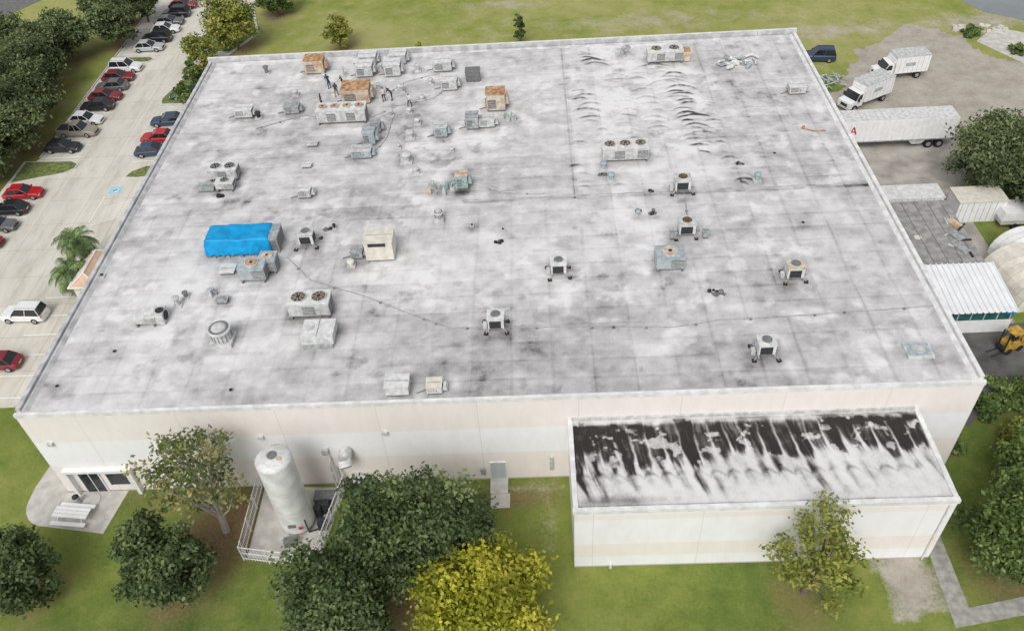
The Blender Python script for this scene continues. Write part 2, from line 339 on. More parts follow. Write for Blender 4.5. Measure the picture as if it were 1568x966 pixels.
def roofcol(X,Y):
    d=.325+.30*(fbm(X,Y*1.3,9,4,0)-.5)+.46*(fbm(X*.8,Y*1.5,2.4,5,1)-.5)+.34*(fbm(X,Y,.8,3,2)-.5)
    wob=.15*(fbm(X,Y,4,2,3)-.5)
    si=np.floor((Y+wob)/1.85).astype(int); sj=np.floor((X+(si%2)*5)/10.5).astype(int)
    d+=.09*(_T[0][si&255,sj&255]-.5)
    f=(Y+wob)/1.85; d+=.11*line((f-np.round(f))*1.85,.09)*(.1+1.3*vn(X/2.5,Y/2,4))
    d-=.06*line((f-np.round(f))*1.85-.25,.12)*vn(X/1.5,Y/2,2)
    wx=.2*(fbm(X,Y,5,2,5)-.5); g=(X+wx)/3.05
    my=np.clip((26-Y)/3,0,1)*.8+np.clip((X-41)/2,0,1); my=np.clip(my,0,1)
    d+=.15*my*line((g-np.round(g))*3.05,.10)*(.1+1.3*vn(X/2,Y/3,6))
    sk=np.floor(g).astype(int); d+=.05*my*(_T[6][sk&255,3]-.5)*2
    # water-run streaks, stretched along the fall of the roof
    d+=.16*(fbm(X*2.4,Y*.35,1.6,3,7)-.5)*np.clip(fbm(X,Y,10,2,2)*2-.5,0,1)
    # regional weathering
    d+=.14*gauss(X,Y,38,3.5,17,4.5)+.09*gauss(X,Y,60,14,12,12)+.08*gauss(X,Y,28,26,12,6)+.06*gauss(X,Y,12,38,9,9)+.08*gauss(X,Y,20,40,8,8)+.09*gauss(X,Y,64,36,5,14)
    d-=.11*gauss(X,Y,6,8,6,9)+.18*gauss(X,Y,40,15,6,3.5)*(.4+vn(X/1.4,Y/1.4,1))+.12*gauss(X,Y,29,14,4,4)+.12*gauss(X,Y,14,21.5,6,1.2)
    d-=.34*gauss(X,Y,28,2.6,1.6,.8)*vn(X*2,Y*2,3)*1.5+.14*gauss(X,Y,30,24,5,2)
    q=fbm(X,Y,1.6,4,5); d-=.22*np.clip((q-.58)/.12,0,1)*np.clip((fbm(X,Y,8,2,6)-.38)/.2,0,1)
    q=fbm(X,Y,1.1,4,3); d+=.20*np.clip((q-.62)/.10,0,1)*np.clip((fbm(X,Y,7,2,1)-.42)/.2,0,1)
    reg2=np.clip((X-42.5)/.5,0,1)*np.clip((57.5-X)/1.5,0,1)*np.clip((Y-25)/1,0,1)
    d-=.12*reg2
    d-=.06*gauss(X,Y,34,46,9,7)
    d+=.32*line(Y-24.25-.25*(fbm(X,Y,2,3,1)-.5),.26)*(X>32)*(.3+1.1*vn(X/1.5,Y,2)); d+=.32*line(X-42.4,.09)*(Y>24)*(.3+vn(X,Y/2,3))
    rs=np.random.RandomState(5)
    # repair patches
    for i in range(46):
        x,y=rs.uniform(2,68),rs.uniform(2,53); w_,h_=rs.uniform(.3,1.6),rs.uniform(.2,.8); t=rs.uniform(-.12,.12)*rs.choice([.6,1.])
        d=d+t*(1/(1+np.exp((np.abs(X-x)-w_/2)/.04)))*(1/(1+np.exp((np.abs(Y-y)-h_/2)/.04)))
    # membrane ridges drawn as dark arcs, each with a paler line beside it
    for (x0,x1,y0,y1,hw,sp,amp) in ((45.2,46.3,50.4,53.0,1.4,.5,1.0),(44,45.6,36,45,1.2,1.1,.62),(50.5,51.8,36,48,1.3,1.1,.42),(54.3,55.7,31,47.5,1.45,.85,1.0),(57.2,58,25.5,41,.9,.9,.52),(48.3,48.8,34,50,1.1,1.1,.32),(53,54.5,43,50,2.2,1.2,.5),(60.5,61,28,42,.8,.9,.16),(43,43.5,26,34,.8,1.,.36),(47,47.2,26,36,.7,1.3,.26)):
        y=y0
        while y<y1:
            t=(y1-y)/(y1-y0); xc=x0+(x1-x0)*t+rs.uniform(-.5,.5); h_=hw*rs.uniform(.35,1.2); a=amp*rs.uniform(.15,1.2); cu=rs.uniform(.2,.55); tl=rs.uniform(-.3,.1); wd=rs.uniform(.12,.24)
            u=(X-xc)/h_; yy=y-cu*h_*u*u+tl*u+.12*(vn(X*1.5,Y*0+y*3,2)-.5)
            msk=(np.abs(u)<1.4)&(np.abs(Y-y)<1.8)
            d=d+np.where(msk,a*np.exp(-u**4)*np.exp(-((Y-yy)/wd)**2)*(.5+.8*vn(X*3,Y*3,1))-(.08+.12*a)*np.exp(-u**4)*np.exp(-((Y-yy-.34)/.15)**2),0)
            y+=sp*rs.uniform(.5,1.6)
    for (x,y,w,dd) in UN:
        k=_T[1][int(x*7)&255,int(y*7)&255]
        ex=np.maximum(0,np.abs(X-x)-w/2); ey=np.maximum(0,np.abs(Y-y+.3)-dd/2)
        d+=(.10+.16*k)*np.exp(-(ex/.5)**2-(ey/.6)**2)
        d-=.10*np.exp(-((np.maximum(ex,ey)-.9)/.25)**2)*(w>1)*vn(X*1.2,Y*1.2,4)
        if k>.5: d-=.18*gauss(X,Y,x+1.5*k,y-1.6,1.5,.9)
    d+=.35*gauss(X,Y,10,26,2.4,.9)*vn(X*1.5,Y*1.5,2)*1.6+.2*gauss(X,Y,66.6,3.2,1.8,1.3)
    for i in range(220):
        x,y=rs.uniform(1,69),rs.uniform(1,54); d+=rs.uniform(-.24,.28)*gauss(X,Y,x,y,rs.uniform(.15,.7),rs.uniform(.12,.4))
    d+=.08*line(X-1.1,.35)+.15*line(X-.55,.12)+.06*line(Y-.9,.4)+.10*line(X-68.9,.4)
    d=np.clip(d,0.02,1)
    return np.stack([d,d,d,np.ones_like(d)],-1)
bld=empty("warehouse_building")
gridmesh("roof_membrane",np.linspace(.3,W-.3,520),np.linspace(.3,D-.3,410),H,roofcol,roofmat("roof_membrane",[(0,(.74,.735,.73)),(.2,(.635,.625,.62)),(.42,(.49,.48,.475)),(.65,(.32,.31,.31)),(.85,(.13,.125,.12)),(1,(.04,.038,.035))]),bld)
def wallmat(name,bands):
    m=bpy.data.materials.new(name); nt,N,L=nodes(m); p=principled(nt); p.inputs["Roughness"].default_value=.8
    geo=N.new("ShaderNodeNewGeometry"); sp=N.new("ShaderNodeSeparateXYZ"); L.new(geo.outputs["Position"],sp.inputs[0])
    z=math_(N,L,'DIVIDE',sp.outputs["Z"],10.)
    cr=ramp(N,bands); cr.color_ramp.interpolation='CONSTANT'; L.new(z,cr.inputs[0])
    sx=math_(N,L,'ADD',sp.outputs["X"],sp.outputs["Y"]); fr=math_(N,L,'PINGPONG',math_(N,L,'ADD',sx,3.),3.7); j=math_(N,L,'LESS_THAN',fr,.03)
    mp=N.new("ShaderNodeMapping"); L.new(geo.outputs["Position"],mp.inputs[0]); mp.inputs["Scale"].default_value=(1.2,1.2,.5)
    n=noise(N,L,1.0,7,.65,mp.outputs[0]); v=ramp(N,[(.3,(.93,.925,.92)),(.62,(1,1,1))]); L.new(n.outputs["Fac"],v.inputs[0])
    mx=N.new("ShaderNodeMix"); mx.data_type='RGBA'; mx.blend_type='MULTIPLY'; mx.inputs[0].default_value=1; L.new(cr.outputs[0],mx.inputs[6]); L.new(v.outputs[0],mx.inputs[7])
    m2=N.new("ShaderNodeMix"); m2.data_type='RGBA'; L.new(math_(N,L,'MULTIPLY',j,.3),m2.inputs[0]); L.new(mx.outputs[2],m2.inputs[6]); m2.inputs[7].default_value=(.4,.38,.36,1)
    L.new(m2.outputs[2],p.inputs["Base Color"]); return m
cw=(.85,.85,.86); cp=(.83,.775,.735); gr=(.50,.46,.42)
wm=wallmat("painted_tilt_up_wall",[(0,gr),(.015,cp),(.34,cw),(.64,cp),(.99,cw)])
wa=wallmat("painted_annex_wall",[(0,gr),(.015,cw),(.14,cp),(.30,cw),(.60,cp),(.66,cw)])
trim=mat("coping_white",(.70,.70,.69),.6,.12,1.5); pgrey=mat("parapet_membrane",(.49,.49,.49),.75,.2,1.2)
b=MB(); b.box(W/2,D/2,0,W,D,H-.02,wm); 
b.done("walls",parent=bld)
b=MB()
b.box(W/2,.10,H-.25,W+.10,.28,.36,trim); b.box(.12,D/2+.15,H-.25,.33,D-.55,.50,pgrey,top=pgrey); b.box(W-.12,D/2+.15,H-.25,.33,D-.55,.50,trim)
b.box(.62,D/2,H+.005,.6,D-.9,.22,pgrey,tx=.26); b.box(W-.55,D/2,H+.005,.45,D-.9,.2,trim,tx=.18)
b.box(W/2,D-.12,H-.25,W+.14,.32,1.0,pgrey,top=trim); b.box(W/2,D-.48,H+.005,W-1.8,.36,.2,pgrey,ty=.14)
for i in range(11): b.box(2.5+i*6.3,D-.30,H+.2,.04,.03,.55,grey)
b.done("parapet",parent=bld)
b=MB(); jm=mat("joint_cover",(.46,.45,.44),.7,c2=(.25,.24,.235),scale=.9)
for i in range(15):
    x=33.2+i*2.5; b.box(x,24.45+.06*math.sin(i*2.3),H-.01,2.46,.17,.07+.04*math.sin(i*1.7),jm,ty=.05,r=.02*math.sin(i*3.1))
b.done("expansion_joint",parent=bld)
b=MB()
def win(b,x0,x1,z0,z1,y=0,fr=whitep,g=glass,mull=0):
    b.box((x0+x1)/2,y-.02,z0,x1-x0,.04,z1-z0,g)
    for xx in (x0,x1): b.box(xx,y-.05,z0-.06,.1,.12,z1-z0+.12,fr)
    for zz in (z0-.06,z1): b.box((x0+x1)/2,y-.045,zz,x1-x0-.1,.1,.06,fr)
    for i in range(mull): b.box(x0+(x1-x0)*(i+1)/(mull+1),y-.045,z0,.06,.08,z1-z0,fr)
win(b,1.7,3.4,.05,2.5,mull=1); win(b,3.9,5.6,.9,2.4,mull=0)
b.box(1.0,-.2,0,.3,.4,2.9,whitep); b.box(6.1,-.2,0,.3,.4,2.9,whitep); b.box(3.55,-.2,2.9,5.4,.4,.25,whitep)
b.done("entrance",parent=bld)
b=MB(); b.box(35.1,-.03,0.02,1.15,.06,2.15,mat("door_grey",(.45,.50,.52),.5,.06,2)); 
for xx in (34.48,35.72): b.box(xx,-.04,.02,.08,.1,2.2,trim)
b.box(35.1,-.04,2.2,1.3,.1,.08,trim); b.box(35.1,-.75,.02,1.4,1.4,.14,concrete)
b.box(33.9,-.12,.9,.35,.22,.7,grey); b.done("service_door",parent=bld)
b=MB()
for x in (1.3,17.5,26.9): b.box(x,-.12,6.3,.42,.24,.22,lgrey); b.box(x,-.14,6.2,.34,.2,.09,cream)
b.box(39.3,-.1,1.2,.3,.18,1.6,lgrey)
b.done("wall_fixtures",parent=bld)
b=MB(); b.tube((23.6,-.1,4.4),(23.6,-1.0,4.4),.5,.5,lgrey,20); b.tube((23.6,-1.0,4.4),(23.7,-1.35,4.05),.5,.55,white,20); b.tube((23.71,-1.36,4.04),(23.72,-1.4,4.0),.45,.45,dark,20)
b.tube((22.2,-.6,0),(22.2,-.6,3.4),.09,.09,lgrey,8); b.tube((22.2,-.6,3.4),(22.2,-.05,3.7),.09,.09,lgrey,8); b.tube((22.7,-.5,0),(22.7,-.5,3.0),.07,.07,grey,8)
b.box(24.2,-.5,0,1.0,.8,1.4,lgrey); b.box(22.0,-.15,4.1,.5,.3,.6,lgrey); b.done("wall_ductwork",parent=bld)
# annex
def annexcol(X,Y):
    u=(X-AX0)/(AX1-AX0); v=(-Y)/AD
    wv=.34*(fbm(X,Y,1.6,3,4)-.5)
    Xs=X-1.5*v*v+wv
    d=.20+.30*(fbm(X,Y,2.5,4,1)-.5)+.22*(fbm(X,Y,.5,3,2)-.5)
    ph=Xs/1.15; cell=np.floor(ph).astype(int); fr=ph-cell
    st=.55*vn(Xs/.12,Y/1.1,3)+.45*vn(Xs/.3,Y/1.5,5)
    amp=_T[2][cell&255,7]
    start=.05+.05*_T[3][cell&255,3]+.03*(fbm(X,Y,.8,2,1)-.5)
    end=.50+.16*(_T[4][cell&255,5]-.4)+.04*np.sin(u*11)+.14*(fbm(X,Y,1.5,3,7)-.5)+.10*(st-.5)
    end=end-.13*np.exp(-((u-.76)/.05)**2)-.05*(u>.85)
    end=end-.55*np.abs(fr-.5)**2
    band=1/(1+np.exp(-(v-start)/.02))*1/(1+np.exp((v-end)/.025))
    gap=1-.75*np.exp(-(np.minimum(fr,1-fr)/.09)**2)*np.clip(v*3,0,1)
    tone=.62+.55*(fbm(X,Y,1.8,3,6)-.2)+.22*(amp-.5)
    hole=np.clip((fbm(X,Y,1.0,4,3)-.60)/.07,0,1)
    d+=band*gap*tone*(.55+.8*st)*(1-.7*hole)*1.0
    fl=np.clip((.17+.10*(fbm(X,Y,1.5,3,2)-.5)-u)/.02,0,1)*np.clip((v-.06)/.03,0,1)*np.clip((.40+.12*(fbm(X,Y,1.2,3,6)-.5)-v)/.04,0,1)
    d+=.55*fl*np.clip((fbm(X,Y,1.0,4,2)-.36)/.12,0,1)
    fr2=np.clip((u-.69)/.02,0,1)*np.clip((.985-u)/.02,0,1)
    d+=.6*fr2*np.exp(-((v-.11)/.05)**2)*np.clip((fbm(X,Y,1.0,3,5)-.42)/.08,0,1)
    # fainter scalloped run marks lower down
    low=1/(1+np.exp(-(v-.50)/.03))*1/(1+np.exp((v-.80-.05*np.sin(u*20))/.04))
    d+=low*(.14+.5*np.clip((fbm(X,Y,3,3,3)-.40)/.2,0,1))*np.exp(-((fr-.32)/.24)**2)*(.15+1.2*st)*(.5+amp)
    d+=.3*np.exp(-((v-.62-.25*(fr-.5)**2)/.025)**2)*vn(Xs/.6,Y,1)*(u<.95)
    d+=.5*np.exp(-((u-.04)/.05)**2)*np.exp(-((v-.62)/.22)**2)*st+.35*np.exp(-((u-.12)/.12)**2)*np.exp(-((v-.90)/.05)**2)
    d+=.35*np.exp(-(v-.04)**2/.0003)*fbm(X,Y,1,3,2)*(u>.3)+.45*np.exp(-(v-.965)**2/.0003)*(.4+fbm(X,Y,1,3,1))
    d=np.clip(d,.02,1); return np.stack([d,d,d,np.ones_like(d)],-1)
gridmesh("annex_roof",np.linspace(AX0+.25,AX1-.25,560),np.linspace(-AD+.25,-.02,180),AH,annexcol,roofmat("annex_membrane",[(0,(.74,.74,.73)),(.25,(.64,.63,.62)),(.45,(.42,.41,.40)),(.65,(.18,.17,.165)),(.85,(.06,.055,.05)),(1,(.03,.027,.025))],.34,.4,.1),bld)
b=MB(); b.box((AX0+AX1)/2,-AD/2-.005,0,AX1-AX0,AD,AH-.02,wa); b.done("annex_walls",parent=bld)
b=MB(); xm=(AX0+AX1)/2; wd=AX1-AX0
b.box(xm,-AD+.1,AH-.2,wd+.2,.34,.36,trim); b.box(AX0+.1,-AD/2+.14,AH-.2,.34,AD-.3,.34,trim); b.box(AX1-.1,-AD/2+.14,AH-.2,.34,AD-.3,.34,trim)
b.box(xm,-.09,AH+.01,wd-.4,.14,.25,lgrey)
b.tube((AX1-.5,-AD-.12,0),(AX1-.5,-AD-.12,AH-.3),.05,.05,trim,6); b.tube((AX0+2.6,-AD-.12,0),(AX0+2.6,-AD-.12,.5),.12,.12,trim,6)
b.done("annex_coping",parent=bld)

# ---------------------------------------------------------------- ground
def groundmat():
    m=bpy.data.materials.new("grass_and_soil"); nt,N,L=nodes(m); p=principled(nt); p.inputs["Roughness"].default_value=.95; p.inputs["Specular IOR Level"].default_value=.1
    at=N.new("ShaderNodeAttribute"); at.attribute_name="surf"; sep=N.new("ShaderNodeSeparateColor"); L.new(at.outputs["Color"],sep.inputs[0])
    geo=N.new("ShaderNodeNewGeometry"); P=geo.outputs["Position"]
    n1=noise(N,L,.35,8,.72,P); n2=noise(N,L,4,8,.85,P); n3=noise(N,L,.07,4,.6,P)
    g=ramp(N,[(.22,(.066,.098,.026)),(.42,(.130,.180,.040)),(.6,(.235,.27,.065)),(.8,(.36,.35,.14))])
    s=math_(N,L,'MULTIPLY_ADD',n1.outputs["Fac"],.60,-.08); s=math_(N,L,'MULTIPLY_ADD',n2.outputs["Fac"],.55,s); s=math_(N,L,'MULTIPLY_ADD',n3.outputs["Fac"],.3,s)
    s=math_(N,L,'ADD',s,math_(N,L,'MULTIPLY_ADD',sep.outputs[2],.5,-.40)); L.new(s,g.inputs[0])
    dr=ramp(N,[(.3,(.24,.21,.175)),(.5,(.40,.365,.31)),(.7,(.54,.51,.455))]); L.new(math_(N,L,'MULTIPLY_ADD',n1.outputs["Fac"],.6,math_(N,L,'MULTIPLY',n2.outputs["Fac"],.4)),dr.inputs[0])
    lt=ramp(N,[(.35,(.11,.08,.04)),(.6,(.27,.19,.105))]); L.new(n2.outputs["Fac"],lt.inputs[0])
    def mix(f,a,bb):
        x=N.new("ShaderNodeMix"); x.data_type='RGBA'; L.new(f,x.inputs[0]); L.new(a,x.inputs[6]); L.new(bb,x.inputs[7]); return x.outputs[2]
    def brk(ch): 
        v=math_(N,L,'ADD',ch,math_(N,L,'MULTIPLY_ADD',n2.outputs["Fac"],1.2,-.6)); v=math_(N,L,'ADD',v,math_(N,L,'MULTIPLY_ADD',n1.outputs["Fac"],1.0,-.5))
        mr=N.new("ShaderNodeMapRange"); mr.inputs[1].default_value=.28; mr.inputs[2].default_value=.78; L.new(v,mr.inputs[0]); mr.clamp=True; return mr.outputs[0]
    c=mix(brk(sep.outputs[1]),g.outputs[0],lt.outputs[0]); c=mix(brk(sep.outputs[0]),c,dr.outputs[0])
    L.new(c,p.inputs["Base Color"])
    bp=N.new("ShaderNodeBump"); bp.inputs["Strength"].default_value=.6; bp.inputs["Distance"].default_value=.12; L.new(n2.outputs["Fac"],bp.inputs["Height"]); L.new(bp.outputs[0],p.inputs["Normal"])
    return m
TREES=[]
def groundcol(X,Y):
    wx=X+6*(fbm(X,Y,7,3,1)-.5); wy=Y+6*(fbm(X,Y,7,3,2)-.5)
    dirt=np.zeros(X.shape)
    for P in ([(74,14),(74,58),(79,60),(83,69),(92,76),(98,74),(99,62),(106,52),(102,44),(92,38),(86,34),(82,30),(82,14)],[(98,66),(120,48),(125,30),(112,30),(100,44)]):
        dirt=np.maximum(dirt,inpoly(wx,wy,P))
    dirt=np.maximum(dirt,.55*inpoly(wx,wy,[(63,-6),(66,-6),(66,-13),(63,-13)]))
    dirt+=.55*gauss(X,Y,63.8,-9.5,1.2,2.2)+.35*gauss(X,Y,38.8,-5,1.3,5)+.4*gauss(X,Y,104,76,12,3)+.34*fbm(X,Y,9,3,5)*(Y>60)
    dirt+=.28*gauss(X,Y,60,82,20,3)+.36*gauss(X,Y,80,75,12,2.5)+.42*gauss(X,Y,35,-.9,8,.5)+.2*gauss(X,Y,66,62,9,3)+.3*gauss(X,Y,36,90,10,2)
    lit=np.zeros(X.shape)
    for (x,y,r,k) in TREES: lit=lit+k*gauss(X,Y,x,y,r)
    lit+=.5*gauss(X,Y,35.5,-2.2,5,1.0)+.34*fbm(X,Y,5,3,3)+.2*np.exp(-((Y+1.0)/1.)**2)*(X<40)*(X>5)
    lum=.44+.42*np.clip((Y-58)/8,0,1)+.6*(fbm(X,Y,12,4,2)-.5)+.12*np.clip((8-X)/8,0,1)*(Y<10)
    return np.stack([np.clip(dirt,0,1.2),np.clip(lit,0,1),np.clip(lum,0,1),np.ones_like(dirt)],-1)

# ---------------------------------------------------------------- trees
def leafmat(name,c1,c2,c3):
    m=bpy.data.materials.new(name); nt,N,L=nodes(m); p=principled(nt); p.inputs["Roughness"].default_value=.55; p.inputs["Specular IOR Level"].default_value=.3
    at=N.new("ShaderNodeAttribute"); at.attribute_name="tone"; sep=N.new("ShaderNodeSeparateColor"); L.new(at.outputs["Color"],sep.inputs[0])
    cr=ramp(N,[(0,c1),(.5,c2),(1,c3)]); L.new(sep.outputs[0],cr.inputs[0]); L.new(cr.outputs[0],p.inputs["Base Color"])
    tr=N.new("ShaderNodeBsdfTranslucent"); L.new(cr.outputs[0],tr.inputs[0]); ms=N.new("ShaderNodeMixShader"); ms.inputs[0].default_value=.3
    L.new(p.outputs[0],ms.inputs[1]); L.new(tr.outputs[0],ms.inputs[2]); L.new(ms.outputs[0],N["Material Output"].inputs[0]); return m
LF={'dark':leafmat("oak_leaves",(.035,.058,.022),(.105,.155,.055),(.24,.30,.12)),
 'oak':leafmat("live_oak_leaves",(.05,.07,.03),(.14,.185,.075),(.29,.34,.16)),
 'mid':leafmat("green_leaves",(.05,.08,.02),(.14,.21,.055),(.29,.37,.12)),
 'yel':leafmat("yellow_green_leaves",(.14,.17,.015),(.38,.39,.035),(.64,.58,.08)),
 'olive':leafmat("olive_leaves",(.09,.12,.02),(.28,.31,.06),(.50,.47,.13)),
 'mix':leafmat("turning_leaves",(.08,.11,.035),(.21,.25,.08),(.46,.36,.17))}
def tree(name,x,y,h,r,kind='mid',seed=1,dens=1.,cb=.25,ls=.2,limb=None,trunk=True,cone=0,litter=.5):
    rs=np.random.RandomState(seed); b=MB(); limb=limb or bark
    cz=h*(1+cb)/2; sz=h*(1-cb)/2
    nc=int(74*(r/3.5)**1.6*dens**.5)+12
    dirs=rs.normal(size=(nc,3)); dirs/=np.linalg.norm(dirs,axis=1)[:,None]; rad=rs.uniform(.25,1,nc)**.45
    az=np.arctan2(dirs[:,1],dirs[:,0])
    lob=1+.17*np.sin(az*rs.randint(2,4)+rs.uniform(0,6))+.12*np.sin(az*5+rs.uniform(0,6)+dirs[:,2]*3)+rs.uniform(-.2,.18,nc)
    lob=np.minimum(lob,1.28)
    C=dirs*(rad*lob)[:,None]*np.array([r*.84,r*.84,sz*.88]); 
    zz=C[:,2]/sz; tap=1-cone*(zz+1)/2; C[:,0]*=tap; C[:,1]*=tap; C[:,2]+=cz
    rc=r*rs.uniform(.11,.25,nc)*(1-.4*cone)
    nl=int(105*dens*(r/3.5)**.5*(.2/ls)**1.2)
    ct=np.clip(rs.normal(.45,.2,nc),0.03,.97)
    cnt=np.maximum(12,(nl*(rc/(r*.175))**1.6)).astype(int)
    idx=np.repeat(np.arange(nc),cnt); n=len(idx)
    o=rs.normal(size=(n,3)); o/=np.linalg.norm(o,axis=1)[:,None]; o*=(rs.uniform(0,1,n)**.45)[:,None]*rc[idx][:,None]*np.array([1.35,1.35,.7])*rs.uniform(.8,1.45,n)[:,None]
    P=C[idx]+o
    up=rs.normal(size=(n,3))*.8+np.array([0,0,.8])+o/np.maximum(rc[idx][:,None],.1)*.5; up/=np.linalg.norm(up,axis=1)[:,None]
    a=np.cross(up,rs.normal(size=(n,3))); a/=np.linalg.norm(a,axis=1)[:,None]; c=np.cross(up,a)
    s=(ls*rs.uniform(.5,1.4,n))[:,None]
    V=np.stack([P-a*s,P-c*s*.55,P+a*s,P+c*s*.55],1).reshape(-1,3)
    tone=np.clip(ct[idx]+rs.normal(0,.15,n)+.14*(o[:,2]/rc[idx]),0,1)  # random tone plus painted shading: upper leaves of each clump coloured lighter
    if trunk:
        tr=.035*h*(.7 if h<6 else .8); top=h*.62; bend=Vector((rs.uniform(-.04,.04)*h,rs.uniform(-.04,.04)*h,0)); pts=[]
        for i in range(5):
            t=i/4; q=Vector((bend.x*math.sin(t*2),bend.y*t,top*t)); pts.append(q)
        for i in range(4): b.tube(pts[i],pts[i+1],tr*(1-.2*i),tr*(1-.2*(i+1)),limb,8)
        for i in rs.choice(nc,min(nc,34),replace=False):
            e=Vector(C[i]); k=min(3,max(1,int(e.z/h*4)-1)); s0=pts[k].lerp(pts[k+1],rs.rand()); md=(s0+e)/2+Vector((0,0,-.08*h*rs.rand()))
            b.tube(s0,md,tr*.34,tr*.2,limb,5,False); b.tube(md,e,tr*.2,tr*.06,limb,5,False)
    nb=len(b.v); me=bpy.data.meshes.new(name)
    bv=np.array(b.v).reshape(-1,3) if nb else np.zeros((0,3)); allv=np.concatenate([bv,V]); 
    loops=[i for f in b.f for i in f]; ltot=[len(f) for f in b.f]
    lv=np.concatenate([np.array(loops,int),np.arange(nb,nb+4*n)]); lt=np.concatenate([np.array(ltot,int),np.full(n,4)]); lst=np.concatenate([[0],np.cumsum(lt)[:-1]])
    me.vertices.add(len(allv)); me.vertices.foreach_set("co",allv.ravel()); me.loops.add(len(lv)); me.loops.foreach_set("vertex_index",lv.astype(np.int32))
    me.polygons.add(len(lt)); me.polygons.foreach_set("loop_start",lst.astype(np.int32)); me.update(calc_edges=True)
    me.materials.append(LF[kind]); me.materials.append(limb); me.polygons.foreach_set("material_index",np.concatenate([np.ones(len(ltot),int),np.zeros(n,int)]).astype(np.int32))
    at=me.color_attributes.new("tone","FLOAT_COLOR","POINT"); T=np.zeros((len(allv),4),np.float32); T[:,3]=1; T[nb:,0]=np.repeat(tone,4); at.data.foreach_set("color",T.ravel())
    ob=bpy.data.objects.new(name,me); COL.objects.link(ob); ob.location=(x,y,0)
    TREES.append((x,y,r*.9,litter)); return ob
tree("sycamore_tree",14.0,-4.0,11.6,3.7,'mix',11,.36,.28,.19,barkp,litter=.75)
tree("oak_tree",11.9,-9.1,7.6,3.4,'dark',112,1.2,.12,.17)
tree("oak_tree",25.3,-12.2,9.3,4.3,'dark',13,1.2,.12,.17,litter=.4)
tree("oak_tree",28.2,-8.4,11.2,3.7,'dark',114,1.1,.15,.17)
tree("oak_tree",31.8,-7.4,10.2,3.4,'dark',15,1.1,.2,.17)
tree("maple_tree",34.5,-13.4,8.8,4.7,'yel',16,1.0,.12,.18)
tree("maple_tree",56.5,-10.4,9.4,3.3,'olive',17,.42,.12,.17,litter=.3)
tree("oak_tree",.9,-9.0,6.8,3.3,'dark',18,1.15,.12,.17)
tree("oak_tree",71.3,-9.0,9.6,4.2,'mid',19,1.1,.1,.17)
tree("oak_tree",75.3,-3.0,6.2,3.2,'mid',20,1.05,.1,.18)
tree("oak_tree",87.6,36.0,8.5,5.0,'oak',21,1.2,.15,.2)
tree("oak_tree",91.2,29.5,7.5,4.6,'oak',22,1.15,.15,.2)
for i,(x,y,h,r) in enumerate(((-34.5,73,9.5,5.6),(-27.2,52.8,9.5,5.2),(-30,60.5,9.5,5.4),(-30.2,67.5,9,4.6),(-30,78.5,7.5,4.0),(-23.6,81.5,7.2,3.6),(-27.5,89.5,8,3.9),(-22.4,90.5,7,3.2),(-28.5,45.5,7,4.4))):
    tree("live_oak_tree",x,y,h,r,'oak',30+i,1.05,.15,.23)
tree("maple_tree",-4.9,79.2,8.2,4.0,'olive',50,.8,.1,.22); tree("maple_tree",-8.4,73.0,5.6,2.6,'olive',54,.7,.1,.2); tree("oak_tree",-1.2,90.5,6.6,3.2,'mid',51,1,.1,.22)
tree("sapling_tree",-8.2,67.6,4.2,1.5,'mid',52,.9,.1,.18); tree("sapling_tree",10.8,77.2,5,2.5,'olive',53,.55,.15,.2)
tree("cypress_tree",37.3,76.0,4.6,1.4,'dark',55,1.1,.05,.17,cone=.6); tree("sapling_tree",23,73.5,2.2,.9,'yel',56,.8,.1,.15); tree("sapling_tree",62,70.5,2,1.0,'mid',57,.8,.1,.15); tree("sapling_tree",58,72.5,1.6,.8,'mid',58,.8,.1,.15)
tree("sapling_tree",-7.9,62.5,3.6,1.4,'mid',59,.9,.1,.18)
for i,(x,y,h,r,k) in enumerate(((77.6,6.4,2.0,1.9,'mid'),(79.8,5.6,2.0,1.9,'mid'),(76.4,1.6,2.2,2.0,'olive'),(79,1.0,2.6,2.4,'mid'),(82,4,2.2,2.2,'mid'),(71.5,2.8,.9,.8,'mid'),(71.4,1.3,.9,.7,'mid'),(100,72,1.3,1.5,'mid'),(104,66,1.3,1.3,'mid'),(75.2,5.2,1.6,1.4,'mid'))):
    tree("shrub",x,y,h,r,k,70+i,1.0,-.2,.16,trunk=False,litter=.4)
def palm(x,y,h,seed):
    rg=random.Random(seed); b=MB(); p=Vector((0,0,0))
    for i in range(6): q=Vector((.04*i*i*.3,0,h*(i+1)/6)); b.tube(p,q,.24-.02*i,.22-.02*i,bark,8); p=q
    lm=mat("palm_leaf",(.16,.23,.08),.6,.45,3); l2=mat("palm_leaf_dark",(.09,.14,.05),.6,.4,3)
    for i in range(54):
        t=2*math.pi*i/27+rg.uniform(-.2,.2); el=rg.uniform(-.7,1.2); L_=rg.uniform(1.9,2.7); pr=p.copy(); d=Vector((math.cos(t)*math.cos(el),math.sin(t)*math.cos(el),math.sin(el)))
        sd=Vector((-math.sin(t),math.cos(t),0)); m=rg.choice([lm,l2])
        for k in range(10):
            d=(d+Vector((0,0,-.2))).normalized(); q=pr+d*L_/10; b.tube(pr,q,.03,.02,m,4,False)
            wdt=.75*math.sin(math.pi*(k+1.2)/11.5)
            for s_ in (-1,1): 
                for o_ in (0,.5): 
                    pp=pr.lerp(q,o_); b.quad([pp,pp+d*.13,pp+sd*s_*wdt+d*.3+Vector((0,0,-.3*rg.random()-.1))],m)
            pr=q
    b.done("palm_tree",(x,y,0))
palm(-8.8,28.0,4.2,1); palm(-8.9,25.0,2.8,2)

